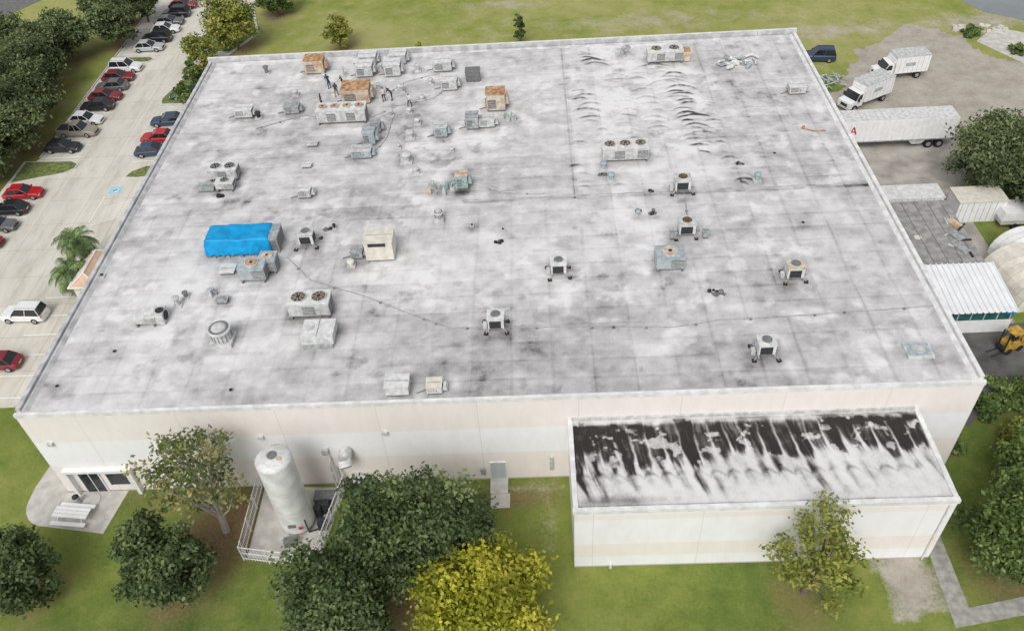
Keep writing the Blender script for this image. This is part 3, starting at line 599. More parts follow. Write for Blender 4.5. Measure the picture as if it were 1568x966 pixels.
# ---------------------------------------------------------------- paved areas
def concmat():
    m=bpy.data.materials.new("parking_concrete"); nt,N,L=nodes(m); p=principled(nt); p.inputs["Roughness"].default_value=.85
    geo=N.new("ShaderNodeNewGeometry"); P=geo.outputs["Position"]; br=N.new("ShaderNodeTexBrick"); br.offset=0; br.inputs["Scale"].default_value=1; br.inputs["Mortar Size"].default_value=.03; br.inputs["Brick Width"].default_value=4.6; br.inputs["Row Height"].default_value=4.6
    br.inputs["Color1"].default_value=(1,1,1,1); br.inputs["Color2"].default_value=(.93,.93,.92,1); br.inputs["Mortar"].default_value=(.68,.66,.62,1); L.new(P,br.inputs["Vector"])
    mp=N.new("ShaderNodeMapping"); mp.inputs["Scale"].default_value=(1,.25,1); L.new(P,mp.inputs[0])
    n=noise(N,L,.6,9,.7,mp.outputs[0]); cr=ramp(N,[(.3,(.47,.44,.37)),(.5,(.62,.59,.52)),(.7,(.70,.67,.60))]); L.new(n.outputs["Fac"],cr.inputs[0])
    mx=N.new("ShaderNodeMix"); mx.data_type='RGBA'; mx.blend_type='MULTIPLY'; mx.inputs[0].default_value=1; L.new(cr.outputs[0],mx.inputs[6]); L.new(br.outputs[0],mx.inputs[7]); L.new(mx.outputs[2],p.inputs["Base Color"]); return m
cm=concmat()
grassm=mat("island_grass",(.20,.24,.07),.95,c2=(.09,.12,.04),scale=2.5)
b=MB(); b.quad([(-25.6,9.2,.02),(-6,9.6,.02),(-6,110,.02),(-23.6,110,.02),(-23.6,51,.02),(-25.6,46,.02)],cm); b.quad([(-55,9,.016),(-25.6,9.2,.016),(-25.6,40,.016),(-55,40,.016)],cm); b.done("parking_lot_pavement")
b=MB()
def kerb(pts,w=.16,h=.13):
    for a,c in zip(pts[:-1],pts[1:]):
        L_=math.dist(a,c); b.box((a[0]+c[0])/2,(a[1]+c[1])/2,0,L_+w*.5,w,h,kerbm,r=math.atan2(c[1]-a[1],c[0]-a[0]))
kerb([(-25.6,9.1),(-6,9.5)]); kerb([(-5.9,9.5),(-5.9,62)]); kerb([(-23.7,51),(-23.7,110)]); b.done("kerb")
def island(name,poly,z=.12):
    b=MB(); b.prism(poly,0,z,kerbm); n=len(poly); cx_=sum(p[0] for p in poly)/n; cy_=sum(p[1] for p in poly)/n
    b.prism([(cx_+(p[0]-cx_)*.92,cy_+(p[1]-cy_)*.88) for p in poly],z,z+.03,grassm); b.done(name)
island("planted_island",[(-25.4,45.2),(-19,47.2),(-18,48.2),(-18,49.2),(-19,49.9),(-25.4,50.2)])
island("planted_island",[(-24,76.2),(-17.8,76.2),(-17.2,76.9),(-17.8,77.7),(-24,78)])
island("planted_island",[(-11,45.6),(-9.4,45.4),(-6.2,46),(-6.2,48),(-9,48),(-10.6,46.8)])
island("planted_island",[(-12,62.6),(-6,62.4),(-6,76),(-9,78),(-11,70),(-12.4,64)])
island("planted_island",[(-13,79),(-6,77),(-3,84),(-6,94),(-10.6,93.6),(-11.4,86)])
b=MB()
for y in np.arange(50.9,76,2.72): b.box(-20.6,float(y),.024,4.9,.11,.004,paintw)
for y in np.arange(79,108,2.72): b.box(-20.2,float(y),.024,4.9,.11,.004,paintw)
for y in np.arange(14,45,2.72): b.box(-22.6,float(y),.024,4.9,.11,.004,paintw)
for y in np.arange(10.5,26,2.72): b.box(-9.4,float(y),.024,4.9,.11,.004,paintw)
for y in np.arange(49.2,62,2.72): b.box(-8.9,float(y),.024,4.9,.11,.004,paintw)
for k in range(7): b.box(-10.4+.1*k,37.0+.55*k,.024,3.4,.10,.004,paintw,r=.5)
b.box(-12.1,39.3,.024,.1,5,.004,paintw)
b.done("parking_markings")
b=MB(); b.box(-11.2,43.1,.024,1.4,1.4,.004,paintb); b.box(-11.2,43.1,.029,.8,.2,.003,paintw,r=.6); b.cyl(-11.2,43.0,.029,.3,.003,paintw,16); b.done("accessible_bay_marking")
b=MB(); b.quad([(-70,78,.02),(-62,74,.02),(-38,112,.02),(-46,116,.02)],asph); b.done("street")
b=MB(); b.quad([(-37,78,.03),(-35.4,77.4,.03),(-27,100,.03),(-28.6,100.6,.03)],concrete); b.done("sidewalk")
b=MB(); arc=[(-.3+0,9.2),(-1.6,6),(-2.6,3),(-3.0,.5)]
for i in range(7): t=math.pi+math.pi/2*i/6*1.0; arc.append((-.6+2.4*math.cos(t),-.8+2.4*math.sin(t)))
arc+=[(4.3,-4.0),(5.0,-.05),(0-.05,-.05),(-.05,9.2)]
b.prism(arc,0,.06,concrete); b.done("entry_pavement")
b=MB(); b.cyl(2.2,-.9,.07,.75,.05,kerbm,20); b.cyl(1.3,-1.1,.06,.26,.8,lgrey,14); b.dome(1.3,-1.1,.86,.27,.2,dark,14); b.done("litter_bin")
b=MB(); b.box(35.2,-2.1,0,1.5,1.3,.06,concrete); b.done("door_slab")
b=MB(); b.prism([(66.35,0),(67.5,0),(67.3,-11.8),(75,-10.4),(100,-6),(100,-7.3),(75,-11.7),(65.9,-13.2)],0,.05,mat("old_sidewalk",(.33,.32,.29),.9,.2,2)); b.done("sidewalk")
b=MB(); b.prism([(62,-15.2),(75,-12.9),(110,-6.5),(110,-6.8),(75,-13.2),(62,-15.5)],0,.13,kerbm); b.quad([(62,-15.5,.02),(62,-40,.02),(110,-30,.02),(110,-6.8,.02),(75,-13.2,.02)],asph); b.done("access_road")
b=MB(); b.quad([(73.5,3.8,.02),(77.5,7.8,.02),(90,9.6,.02),(90,15,.02),(76,15.5,.02),(70.6,14,.02),(70.6,4,.02)],wet); b.done("service_yard_asphalt")
b=MB(); b.quad([(100,70,.02),(104,62,.02),(118,54,.02),(122,62,.02),(104,74,.02)],concrete); b.done("concrete_slab")
b=MB(); b.quad([(99.5,104,.02),(101,88,.02),(104.5,79,.02),(112,73,.02),(190,60,.02),(190,140,.02),(110,140,.02)],mat("pond_water",(.20,.22,.22),.15,.1,.2,spec=.6)); b.done("pond_water")
b=MB(); b.quad([(70.1,15.6,.018),(76,15.6,.018),(84,26,.018),(84,33,.018),(88,44,.018),(88,48.5,.018),(70.1,48.5,.018)],mat("yard_pavement",(.46,.43,.385),.8,c2=(.27,.25,.225),scale=.4,detail=9)); b.done("loading_yard_pavement")

# ---------------------------------------------------------------- silo, fence
def silo():
    b=MB(); r=1.3; h=8.3; sm=mat("silo_paint",(.68,.69,.67),.5,.14,1.0)
    b.cyl(0,0,.7,r,h-.7,sm,36); b.dome(0,0,h,r,.45,white,36,6)
    b.tube((0,0,.2),(0,0,.7),r*.35,r*.95,grey,24)
    for z in (3.2,5.7): b.cyl(0,0,z,r+.008,.03,lgrey,36)
    for i in range(4): t=math.pi/4+i*math.pi/2; b.tube((r*.85*math.cos(t),r*.85*math.sin(t),0),(r*.85*math.cos(t),r*.85*math.sin(t),1.1),.09,.09,lgrey,6)
    b.box(-.1,-r-.03,1.6,.55,.04,.35,midg); b.box(.5,-r-.02,1.3,.3,.05,.25,redp)
    b.tube((.9,-r*.85,.5),(.9,-r*.85,2.1),.05,.05,dark,6); b.tube((.9,-r*.85,.5),(1.8,-.8,.4),.07,.07,dark,6); b.box(1.9,-.5,0,.7,.6,.9,dark); b.box(-.5,-r-.4,0,.9,.5,.7,midg); b.cyl(1.5,.6,0,.3,1.2,dark,10)
    b.tube((-r-.08,.1,.6),(-r-.08,.1,h),.05,.05,lgrey,6); b.tube((-r-.08,.1,h),(-.3,.1,h+.55),.05,.05,lgrey,6)
    for i in range(8): t=2*math.pi*i/8+.3; b.tube((r*.98*math.cos(t),r*.98*math.sin(t),h+.08),(.25*math.cos(t),.25*math.sin(t),h+.47),.03,.03,lgrey,4)
    b.cyl(0,0,h+.4,.35,.12,midg,14); b.box(.5,-.3,h+.33,.35,.3,.12,rustw)
    b.done("liquid_gas_silo",(19.7,-3.7,.06),.1)
silo()
b=MB(); b.prism([(16.2,-.1),(16.2,-6.4),(21.4,-7.3),(22.7,-.4)],0,.06,concrete); b.box(21.4,-1.6,.06,1.6,.9,.8,midg); b.box(21.6,-2.6,.06,.8,.5,1.3,dark); b.done("silo_pad")
b=MB(); fp=[(16.0,-.1),(16.0,-6.6),(21.6,-7.5),(22.9,-.3)]
for a,c in zip(fp[:-1],fp[1:]):
    L_=math.dist(a,c); n=int(L_/.22)
    for z in (.25,1.0,1.75): b.tube((*a,z),(*c,z),.035,.035,whitep,5)
    for i in range(n+1):
        t=i/n; q=(a[0]+(c[0]-a[0])*t,a[1]+(c[1]-a[1])*t); rr=.06 if i%9==0 else .022; b.tube((*q,0),(*q,1.85 if i%9==0 else 1.78),rr,rr,whitep,5)
b.done("metal_fence")
b=MB()
b.box(0,0,.72,2.9,.95,.06,whitep); b.box(0,.85,.42,2.9,.36,.05,whitep); b.box(0,-.85,.42,2.9,.36,.05,whitep)
for x in (-1.0,1.0):
    for s in (-1,1): b.tube((x,s*.8,.02),(x,s*.3,.72),.05,.05,whitep,6)
    b.box(x,0,.36,.08,2.0,.06,whitep)
for k in (-.16,.16): b.box(0,k,.782,2.86,.015,.004,midg)
b.done("picnic_table",(1.5,-2.5,.06),-.12)

# ---------------------------------------------------------------- vehicles
def paint(name,c): return mat("car_paint_"+name,c,.25,.04,2,spec=.6)
PC={'white':paint('white',(.75,.75,.75)),'black':paint('black',(.018,.019,.022)),'red':paint('red',(.42,.015,.02)),'dred':paint('dark_red',(.20,.02,.025)),'silver':paint('silver',(.45,.46,.47)),'grey':paint('grey',(.12,.125,.13)),'blue':paint('blue',(.03,.05,.10)),'green':paint('green',(.03,.08,.06)),'tan':paint('tan',(.30,.27,.22))}
tail=mat("tail_light",(.45,.01,.01),.3,.05,3); head=mat("head_light",(.7,.7,.68),.2,.05,3); rim=mat("wheel_rim",(.4,.4,.41),.35,.1,5,metal=.5)
def car(x,y,col,rz=0,kind='sedan',name=None):
    m=PC[col]; b=MB()
    L_={'sedan':4.5,'suv':4.5,'pickup':5.2}[kind]; w=.89 if kind=='sedan' else .93; h={'sedan':1.42,'suv':1.72,'pickup':1.75}[kind]; bz={'sedan':.88,'suv':1.02,'pickup':1.02}[kind]
    st=[(-.5,.80,bz*.78),(-.475,.93,bz*.93),(-.42,.98,bz*.99),(-.2,1,bz*1.02),(.12,1,bz),(.32,.985,bz*.93),(.43,.95,bz*.86),(.48,.88,bz*.74),(.5,.78,bz*.62)]
    sec=lambda s:[(s[0]*L_,k*w*s[1],z) for k,z in ((-.86,.22),(-1,.34),(-1,s[2]-.16),(-.9,s[2]),(.9,s[2]),(1,s[2]-.16),(1,.34),(.86,.22))]
    vs=[p for s in st for p in sec(s)]; n=8; fs=[]
    for j in range(len(st)-1):
        for i in range(n): fs.append((j*n+i,(j+1)*n+i,(j+1)*n+(i+1)%n,j*n+(i+1)%n))
    fs.append(tuple(range(n))[::-1]); fs.append(tuple((len(st)-1)*n+i for i in range(n)))
    b.add(vs,fs,m,False)
    a={'sedan':(-.40,-.27,.02,.20),'suv':(-.48,-.42,.05,.20),'pickup':(-.13,-.09,.10,.22)}[kind]
    x0,x1,x2,x3=[k*L_ for k in a]; wb,wt=w*.93,w*.74; zb=bz-.02
    g=[(x0,-wb,zb),(x3,-wb,zb),(x3,wb,zb),(x0,wb,zb),(x1,-wt,h),(x2,-wt,h),(x2,wt,h),(x1,wt,h)]
    b.add(g,[(0,1,5,4),(1,2,6,5),(2,3,7,6),(3,0,4,7)],glassd); b.box((x1+x2)/2,0,h-.005,(x2-x1)+.08,wt*2+.06,.05,m,tx=.06,ty=.08)
    for sy in (-1,1):
        for xa,xb in ((x0,x1),((x0+x3)/2,(x1+x2)/2),(x3,x2)): b.tube((xa,sy*(wb+.0),zb),(xb,sy*(wt+.005),h),.045,.04,m,4)
        for sx in (-.305,.30):
            b.tube((sx*L_,sy*(w-.17),.33),(sx*L_,sy*(w+.015),.33),.34,.34,tyre,18); b.tube((sx*L_,sy*(w+.01),.33),(sx*L_,sy*(w+.025),.33),.21,.21,rim,12)
        b.box(-.487*L_,sy*w*.68,bz*.68,.07,.34,.17,tail); b.box(.478*L_,sy*w*.66,bz*.56,.09,.36,.14,head)
        b.box(.17*L_,sy*(w+.09),bz-.02,.16,.2,.13,m)
    b.box(-.502*L_,0,.5,.03,.5,.13,white); b.box(.497*L_,0,.38,.04,1.0,.2,dark)
    if kind=='pickup':
        b.box(-.31*L_,0,bz*1.005,.33*L_,w*1.66,.03,dark)
        for sy in (-1,1): b.box(-.31*L_,sy*w*.93,bz,.34*L_,.1,.1,m)
        b.box(-.48*L_,0,bz*.95,.1,w*1.8,.14,m)
    if kind=='suv':
        for sy in (-1,1): b.tube((x1,sy*wt*.85,h+.09),(x2,sy*wt*.85,h+.09),.025,.025,dark,4)
    b.done(name or {'sedan':'parked_car','suv':'parked_suv','pickup':'pickup_truck'}[kind],(x,y,.028),rz,bevel=.035)
R=math.radians
for x,y,c,k,fl in ((-20.2,73.9,'white','suv',0),(-20.4,71.0,'dred','sedan',0),(-20.4,68.3,'grey','sedan',1),(-20.3,65.5,'dred','sedan',0),(-20.5,62.9,'black','sedan',1),(-20.7,59.3,'white','sedan',0),(-20.7,56.4,'tan','pickup',0),(-21.2,52.6,'black','sedan',0),
    (-22,42.6,'red','sedan',0),(-22.4,39.5,'black','sedan',1),(-22.4,36.4,'grey','sedan',0),(-22.6,33.2,'dred','sedan',0),(-18.9,80.2,'silver','sedan',0),(-18.6,83.2,'black','suv',1),(-18.2,86.3,'white','sedan',0),(-18.4,89,'grey','sedan',0),(-18.2,92,'black','suv',1),(-18,95.2,'dred','sedan',0),(-18,98,'silver','sedan',0),
    (-8.7,64.9,'green','sedan',1),(-9.2,58,'blue','sedan',1),(-9.2,53.9,'red','sedan',1),(-8.9,50.8,'blue','sedan',0),(-12.6,21.2,'white','suv',1),(-12.4,14.6,'dred','sedan',1)):
    car(x,y,c,R((180 if fl else 0)+random.uniform(-5,5)),k)
car(77.6,66.9,'blue',R(172),'suv')
def boxtruck(x,y,rz,boxl=5.4,white_=whitep):
    b=MB()
    b.box(-.9,0,.95,boxl,2.35,2.2,white_); b.box(-.9,0,3.15,boxl+.06,2.42,.06,lgrey)
    for i in range(int(boxl/.6)): 
        for s in (-1,1): b.box(-.9-boxl/2+.3+i*.6,s*1.18,1.0,.04,.02,2.1,lgrey)
    b.box(-.9,0,.6,boxl,.9,.3,dark)
    cx0=-.9+boxl/2+.1
    vs=[(cx0,-1.0,.55),(cx0+2.1,-1.0,.55),(cx0+2.1,-1.0,1.25),(cx0+1.25,-1.0,1.4),(cx0+.8,-1.0,2.25),(cx0,-1.0,2.3)]
    vs+= [(a,1.0,c) for a,_,c in vs]; b.add(vs,[(0,1,2,3,4,5)[::1],(6,7,8,9,10,11)[::-1]],white_); b.add(vs,[(1,0,6,7),(2,1,7,8),(3,2,8,9),(5,4,10,11),(0,5,11,6)],white_); b.add(vs,[(4,3,9,10)],glassd)
    for s in (-1,1): b.quad([(cx0+.25,s*1.006,1.45),(cx0+1.05,s*1.006,1.45),(cx0+.75,s*1.006,2.1),(cx0+.25,s*1.006,2.1)],glassd); b.box(cx0+1.0,s*1.2,1.4,.12,.25,.4,dark); b.box(cx0+2.11,s*.75,.8,.04,.3,.2,head)
    b.box(cx0+2.12,0,.7,.05,1.0,.35,dark); b.box(cx0+2.15,0,.45,.12,2.0,.2,lgrey)
    b.box(cx0-.0,0,2.35,.3,2.0,.5,white_,tx=.1); b.box(-.6,1.19,1.9,1.3,.012,.45,bluegrey)
    for s in (-1,1):
        for xx in (cx0+1.3,-.9-boxl/2+1.2): b.tube((xx,s*.75,.45),(xx,s*1.1,.45),.45,.45,tyre,18); b.tube((xx,s*1.1,.45),(xx,s*1.12,.45),.24,.24,rim,12)
    b.done("box_truck",(x,y,.02),rz)
boxtruck(80.3,55.2,R(209),4.6); boxtruck(86.6,61.5,R(186),4.4)
def trailer(x,y,rz):
    b=MB(); L_=14.2; b.box(0,0,1.15,L_,2.55,2.75,whitep); b.box(0,0,3.9,L_-.05,2.5,.04,white)
    for i in range(int(L_/.62)): b.box(-L_/2+.3+i*.62,-1.285,1.2,.03,.02,2.6,white); b.box(-L_/2+.3+i*.62,0,3.94,.04,2.4,.015,lgrey)
    b.box(0,-1.28,1.15,L_,.04,.14,grey); b.box(0,0,.9,L_-.6,.9,.25,dark)
    for xx in (L_/2-1.4,L_/2-2.6):
        for s in (-1,1): b.tube((xx,s*.75,.5),(xx,s*1.22,.5),.5,.5,tyre,18); b.tube((xx,s*1.22,.5),(xx,s*1.24,.5),.26,.26,rim,12)
    for s in (-1,1): b.box(-L_/2+2.6,s*.8,.1,.14,.14,1.0,dark)
    b.quad([(2.0,-1.15,1.15),(4.2,-1.15,1.15),(3.6,-1.15,.55),(2.6,-1.15,.55)],lgrey)
    xx=-L_/2+2.2
    b.tube((xx,-1.31,2.3),(xx+.35,-1.31,3.2),.07,.07,redp,4); b.tube((xx+.35,-1.31,3.2),(xx+.7,-1.31,2.3),.07,.07,redp,4); b.tube((xx+.15,-1.31,2.6),(xx+.55,-1.31,2.6),.06,.06,redp,4)
    b.tube((xx-1.1,-1.31,2.3),(xx-1.1,-1.31,3.2),.07,.07,redp,4); b.tube((xx-1.1,-1.31,3.15),(xx-.4,-1.31,3.15),.07,.07,redp,4)
    b.done("semi_trailer",(x,y,.02),rz)
trailer(79.8,45.6,R(0))
b=MB(); b.box(0,0,.35,1.9,1.1,.75,yel,tx=.1); b.box(-.75,0,.9,.6,1.1,.45,yel); b.box(-.05,0,1.12,.5,.5,.12,black); b.box(-.3,0,1.2,.12,.5,.5,black)
for sx in (-.45,.55):
    for s in (-1,1): b.tube((sx,s*.48,1.0),(sx*.8,s*.45,2.1),.04,.04,dark,6)
b.box(0,0,2.1,1.2,1.1,.06,yel); 
for s in (-1,1): b.box(1.0,s*.35,.1,.1,.12,2.3,dark); b.box(1.6,s*.3,.08,1.1,.12,.05,dark); 
for sx in (-.6,.6):
    for s in (-1,1): b.tube((sx,s*.42,.32),(sx,s*.62,.32),.32,.32,tyre,14)
b.box(1.1,0,.5,.06,1.0,.4,dark); b.done("forklift",(80.0,12.2,.03),R(200))

# ---------------------------------------------------------------- right-hand sheds
shed=empty("storage_shed"); b=MB(); greyr=mat("shed_roof_grey",(.30,.29,.28),.85,.22,1.5)
b.box(76.6,25.6,0,7.4,9.4,2.7,lgrey); b.box(76.6,25.6,2.7,7.8,9.8,.12,greyr)
for i in range(6): b.box(73.3+i*1.3,25.6,2.82,.05,9.6,.03,midg)
for i,(x,y) in enumerate(((79.3,24.5),(79.8,26.5),(79.1,22.6))): b.box(x,y,2.82,.8,1.4,.22,grey if i!=1 else rustw,r=.4); b.box(x+.5,y-.6,2.85,1.3,.15,.15,dark,r=.8*i); b.box(x-.6,y+.5,2.83,1.0,.1,.1,white,r=.5+i)
b.cyl(75.7,24.7,2.82,.35,.02,cream,12); b.done("shed_body",parent=shed)
b=MB(); b.box(77.2,32.0,0,6.6,2.3,2.9,whitep); b.box(77.2,32.0,2.9,6.8,2.5,.06,white); b.box(77.2,30.83,.3,5.5,.05,1.8,lgrey)
for i in range(10): b.box(74.3+i*.65,30.82,.2,.05,.04,2.6,lgrey)
b.done("storage_container")
b=MB(); b.box(84.4,31.6,0,4.8,2.6,2.5,whitep); b.box(84.4,31.6,2.5,5.0,2.8,.08,cream)
for i in range(8): b.box(82.3+i*.58,30.28,.1,.05,.05,2.3,lgrey)
b.done("storage_container")
b=MB(); b.box(88.5,30,0.6,5,2.3,.5,lgrey); b.box(88.5,30,1.1,5.1,2.4,.9,whitep,tx=.2); 
for s in (-1,1): b.tube((87.5,30+s*.9,.35),(87.5,30+s*1.2,.35),.35,.35,tyre,12); b.tube((89.8,30+s*.9,.35),(89.8,30+s*1.2,.35),.35,.35,tyre,12)
b.done("utility_trailer")
s2=empty("workshop_shed"); b=MB()
b.box(76.4,16.6,0,8.6,4.6,1.5,whitep); b.box(76.4,16.6,1.5,8.5,4.5,1.2,teal)
for i in range(8): b.box(72.4+i*1.15,14.33,1.5,.08,.06,1.2,lgrey)
b.box(80.4,14.3,2.2,.8,.08,.6,blueb); b.done("shed_walls",parent=s2)
b=MB(); vs=[];fs=[]; nx=18
for i in range(nx):
    x=71.8+9.2*i/nx; w_=9.2/nx; 
    for a,z in ((0,0),(.22,0),(.3,.12),(.45,.12),(.53,0)): vs+=[(x+a*w_,13.9,2.78+z),(x+a*w_,20.0,3.35+z)]
for i in range(len(vs)//2-1): fs.append((2*i,2*i+2,2*i+3,2*i+1))
b.add(vs,fs,mat("ribbed_sheet_white",(.74,.75,.76),.5,.05,.6)); b.done("ribbed_roof",parent=s2)
def tent(x,y,w,l,h,m,rz,name):
    b=MB(); n=14; k=7; vs=[];fs=[]
    for j in range(k+1):
        for i in range(n+1):
            t=math.pi*i/n; sc=1+(.012 if j%2 else 0); vs.append((w/2*math.cos(t)*sc,-l/2+l*j/k,h*max(0,math.sin(t))**.8*sc))
    for j in range(k):
        for i in range(n): a=j*(n+1)+i; fs.append((a,a+1,a+n+2,a+n+1))
    b.add(vs,fs,m,False); b.add(vs,[tuple(range(n+1)),tuple(k*(n+1)+i for i in range(n+1))[::-1]],m)
    for j in range(k+1):
        for i in range(n): b.tube(vs[j*(n+1)+i],vs[j*(n+1)+i+1],.04,.04,lgrey,4)
    b.done(name,(x,y,0),rz)
canv=mat("canvas_cream",(.66,.62,.53),.75,.12,1.0); canw=mat("canvas_white",(.74,.74,.72),.7,.08,1.0)
tent(84.6,20.0,5.4,6,3.0,canv,R(10),"arched_tent"); tent(86.6,23.4,5.4,5,2.7,canw,R(10),"arched_tent"); tent(86.5,15,5.4,5,2.7,canv,R(10),"arched_tent")
b=MB()
for i in range(22):
    rg=random.Random(i); a=(rg.uniform(-1.8,1.8),rg.uniform(-1.8,1.8)); t=rg.uniform(0,3); b.box(a[0],a[1],.05+.03*i,rg.uniform(1,2.4),.14,.08,rg.choice([lgrey,green,grey]),r=t)
b.done("scrap_metal_pile",(77.6,60.2,0))
b=MB()
for i in range(34):
    rg=random.Random(i+50); b.box(rg.uniform(-3.5,3.5),rg.uniform(-.9,.9),0,rg.uniform(.3,1.0),rg.uniform(.3,.7),rg.uniform(.15,.45),rg.choice([lgrey,concrete,cream]),r=rg.uniform(0,3))
b.done("pile_of_rubble",(101.5,73.5,0))
b=MB(); b.box(0,0,0,2.6,5.0,2.6,cream); 
vs=[(-1.6,-2.8,2.6),(1.6,-2.8,2.6),(1.6,2.8,2.6),(-1.6,2.8,2.6),(0,-1.8,3.7),(0,1.8,3.7)]
b.add(vs,[(0,1,4),(1,2,5,4),(2,3,5),(3,0,4,5)],tan)
for i in range(12): b.tube((-1.6,-2.6+i*.46,2.64),(-.05,-1.65+i*.3,3.68),.03,.03,trim,4)
for a,c in ((0,1),(1,2),(2,3),(3,0),(0,4),(1,4),(2,5),(3,5),(4,5)): b.tube(vs[a],vs[c],.09,.09,trim,5)
b.done("entrance_pavilion",(-6.2,25.2,0))

# ---------------------------------------------------------------- people on the roof
def person(x,y,rz,shirt,trou,pose,seed=0):
    P={}; hipz=.92
    lean={'stand':.02,'bend':.45,'walk':.06,'reach':.12}[pose]
    P['pel']=(0,0,hipz); P['sp']=(0,lean*.35,1.15); P['ch']=(0,lean*.8,1.38-lean*.12); P['nk']=(0,lean*1.0,1.50-lean*.2); P['hd']=(0,lean*1.1+.02,1.60-lean*.25); P['ht']=(0,lean*1.15+.02,1.70-lean*.28)
    V=[P['pel'],P['sp'],P['ch'],P['nk'],P['hd'],P['ht']]; Rr=[.14,.125,.145,.055,.095,.085]; E=[(0,1),(1,2),(2,3),(3,4),(4,5)]
    hands=[]
    for s in (-1,1):
        cy_=P['ch'][1]; cz=P['ch'][2]
        k=len(V); sh=(s*.19,cy_,cz+.03)
        if pose=='reach' or (pose=='bend'): el=(s*.24,cy_+.16,cz-.22); wr=(s*.16,cy_+.36,cz-.26)
        elif pose=='walk': el=(s*.25,cy_-.1*s,cz-.27); wr=(s*.25,cy_+.04-.2*s,cz-.5)
        else: el=(s*.25,cy_-.03,cz-.28); wr=(s*.24,cy_+.1,cz-.52)
        d=Vector(wr)-Vector(el); d.normalize(); hp=tuple(Vector(wr)+d*.09); hands.append((s,Vector(hp),d))
        V+=[sh,el,wr,hp]; Rr+=[.065,.048,.032,.036]; E+=[(2,k),(k,k+1),(k+1,k+2),(k+2,k+3)]
        k=len(V); fw=(.22*s if pose=='walk' else .03*s)
        V+=[(s*.1,0,.86),(s*.12,fw*.6+.03,.48),(s*.13,fw,.09),(s*.14,fw+.17,.05)]; Rr+=[.10,.066,.045,.042]; E+=[(0,k),(k,k+1),(k+1,k+2),(k+2,k+3)]
    me=bpy.data.meshes.new("tmp"); me.from_pydata(V,E,[]); o=bpy.data.objects.new("tmp",me); COL.objects.link(o)
    o.modifiers.new("s","SKIN")
    for i,r in enumerate(Rr): sv=me.skin_vertices[0].data[i]; sv.radius=(r,r*.85 if i in(0,1,2) else r); sv.use_root=(i==0)
    sb=o.modifiers.new("u","SUBSURF"); sb.levels=1; sb.render_levels=1
    bpy.context.view_layer.update(); dg=bpy.context.evaluated_depsgraph_get(); m2=bpy.data.meshes.new_from_object(o.evaluated_get(dg)); bpy.data.objects.remove(o)
    b=MB(); b.v+=[tuple(v.co) for v in m2.vertices]
    hz=P['nk'][2]+.02
    for f in m2.polygons:
        c=f.center
        if c.z>hz and abs(c.x)<.16: mm=hair if (c.z>P['hd'][2]+.04 or c.y<P['hd'][1]-.02) else skin
        elif abs(c.x)>.2 and c.z>.6 and c.z<P['ch'][2]-.2: mm=skin
        elif pose in('bend','reach') and c.y>P['ch'][1]+.17: mm=skin
        elif c.z>.93: mm=shirt
        elif c.z>.1: mm=trou
        else: mm=black
        b.f.append(list(f.vertices)); b.m.append(b.mi(mm)); b.sm.append(True)
    for s,h_,d in hands:
        sd=Vector((1,0,0)); 
        for q,(ln) in zip((-.027,-.009,.009,.027),(.065,.08,.085,.07)): 
            a=h_+sd*q+d*.02; c=a+d*ln*.55; e=c+(d+Vector((0,.3,-.3))).normalized()*ln*.5; b.tube(a,c,.0095,.0085,skin,5); b.tube(c,e,.0085,.007,skin,5)
        a=h_-sd*s*.03; b.tube(a,a-sd*s*.03+d*.045,.011,.009,skin,5)
    hc=Vector(P['hd']); b.tube(hc+Vector((0,.09,.01)),hc+Vector((0,.115,-.015)),.014,.018,skin,5)
    for s in (-1,1): b.dome(hc.x+s*.033,hc.y+.082,hc.z+.02,.011,.011,black,6,2); b.box(hc.x+s*.1,hc.y,hc.z-.02,.02,.04,.06,skin)
    b.box(hc.x,hc.y+.09,hc.z-.05,.045,.012,.01,redp)
    b.done("roof_worker",(x,y,H+.02),rz)
navy=mat("navy_cloth",(.03,.04,.08),.9,.2,8); shw=mat("white_shirt",(.6,.6,.6),.9,.1,8); shd=mat("dark_shirt",(.05,.05,.06),.9,.2,8); kh=mat("khaki_trousers",(.25,.2,.14),.9,.1,8)
person(15.7,43.0,R(-60),shd,navy,'stand',1); person(15.9,47.1,R(30),navy,shd,'bend',2); person(17.5,47.0,R(120),shd,navy,'reach',3)
person(22.5,43.7,R(200),shw,navy,'stand',4); person(23.4,43.8,R(90),shd,navy,'bend',5); person(25.5,42.1,R(160),shw,shd,'walk',6); person(17.0,45.2,R(0),shd,kh,'walk',7)

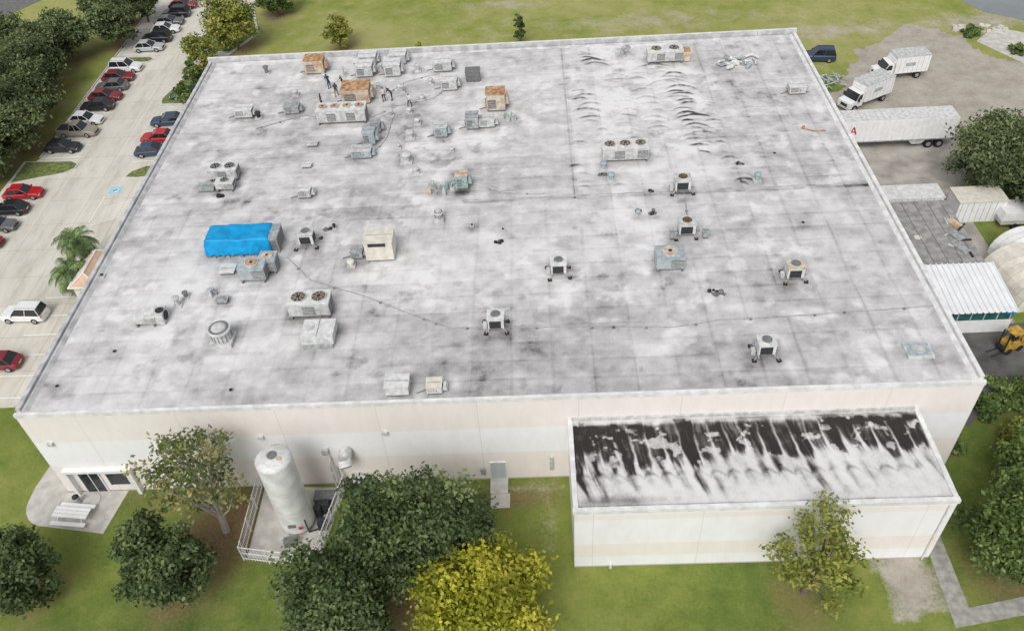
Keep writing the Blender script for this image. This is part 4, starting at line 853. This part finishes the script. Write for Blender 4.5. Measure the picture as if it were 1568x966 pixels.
# ---------------------------------------------------------------- ground
xs=np.concatenate([[-700,-450,-300,-200,-140,-100],np.arange(-75,126,.6),[150,200,300,450,700]]); ys=np.concatenate([[-500,-300,-150,-80,-45],np.arange(-25,116,.6),[130,160,220,320,500,800]])
gridmesh("ground",xs,ys,0,groundcol,groundmat())

# ---------------------------------------------------------------- light, sky, camera
w=bpy.data.worlds.new("World"); SC.world=w; w.use_nodes=True; nt=w.node_tree; N=nt.nodes; L=nt.links; bg=N["Background"]
sky=N.new("ShaderNodeTexSky"); sky.sky_type='NISHITA'; sky.sun_disc=False; EL,AZ=R(50),R(195); sky.sun_elevation=EL; sky.sun_rotation=AZ; sky.dust_density=3; sky.air_density=1
hs=N.new("ShaderNodeHueSaturation"); hs.inputs["Saturation"].default_value=.22; L.new(sky.outputs[0],hs.inputs["Color"]); L.new(hs.outputs[0],bg.inputs[0]); bg.inputs[1].default_value=.15
sd=bpy.data.lights.new("sun","SUN"); sd.energy=1.5; sd.angle=R(30); sd.color=(1,.97,.93); so=bpy.data.objects.new("sun",sd); COL.objects.link(so)
dv=Vector((math.sin(AZ)*math.cos(EL),math.cos(AZ)*math.cos(EL),math.sin(EL))); so.rotation_euler=dv.to_track_quat('Z','Y').to_euler(); so.location=(0,0,80)
cam=bpy.data.cameras.new("camera"); co=bpy.data.objects.new("camera",cam); COL.objects.link(co); SC.camera=co
p_,y_,r_=.7585,-.0509,-.0732
f=Vector((math.sin(y_)*math.cos(p_),math.cos(y_)*math.cos(p_),-math.sin(p_))); rt=Vector((math.cos(y_),-math.sin(y_),0)); up=rt.cross(f)
rt2=rt*math.cos(r_)+up*math.sin(r_); up2=-rt*math.sin(r_)+up*math.cos(r_)
M=Matrix((( rt2.x,up2.x,-f.x,39.0621),(rt2.y,up2.y,-f.y,-39.5097),(rt2.z,up2.z,-f.z,55.3767),(0,0,0,1))); co.matrix_world=M
cam.sensor_width=36; cam.sensor_fit='HORIZONTAL'; cam.lens=1282.86/1568*36; cam.clip_start=.5; cam.clip_end=3000
SC.view_settings.view_transform='Standard'; SC.view_settings.look='None'; SC.view_settings.exposure=0
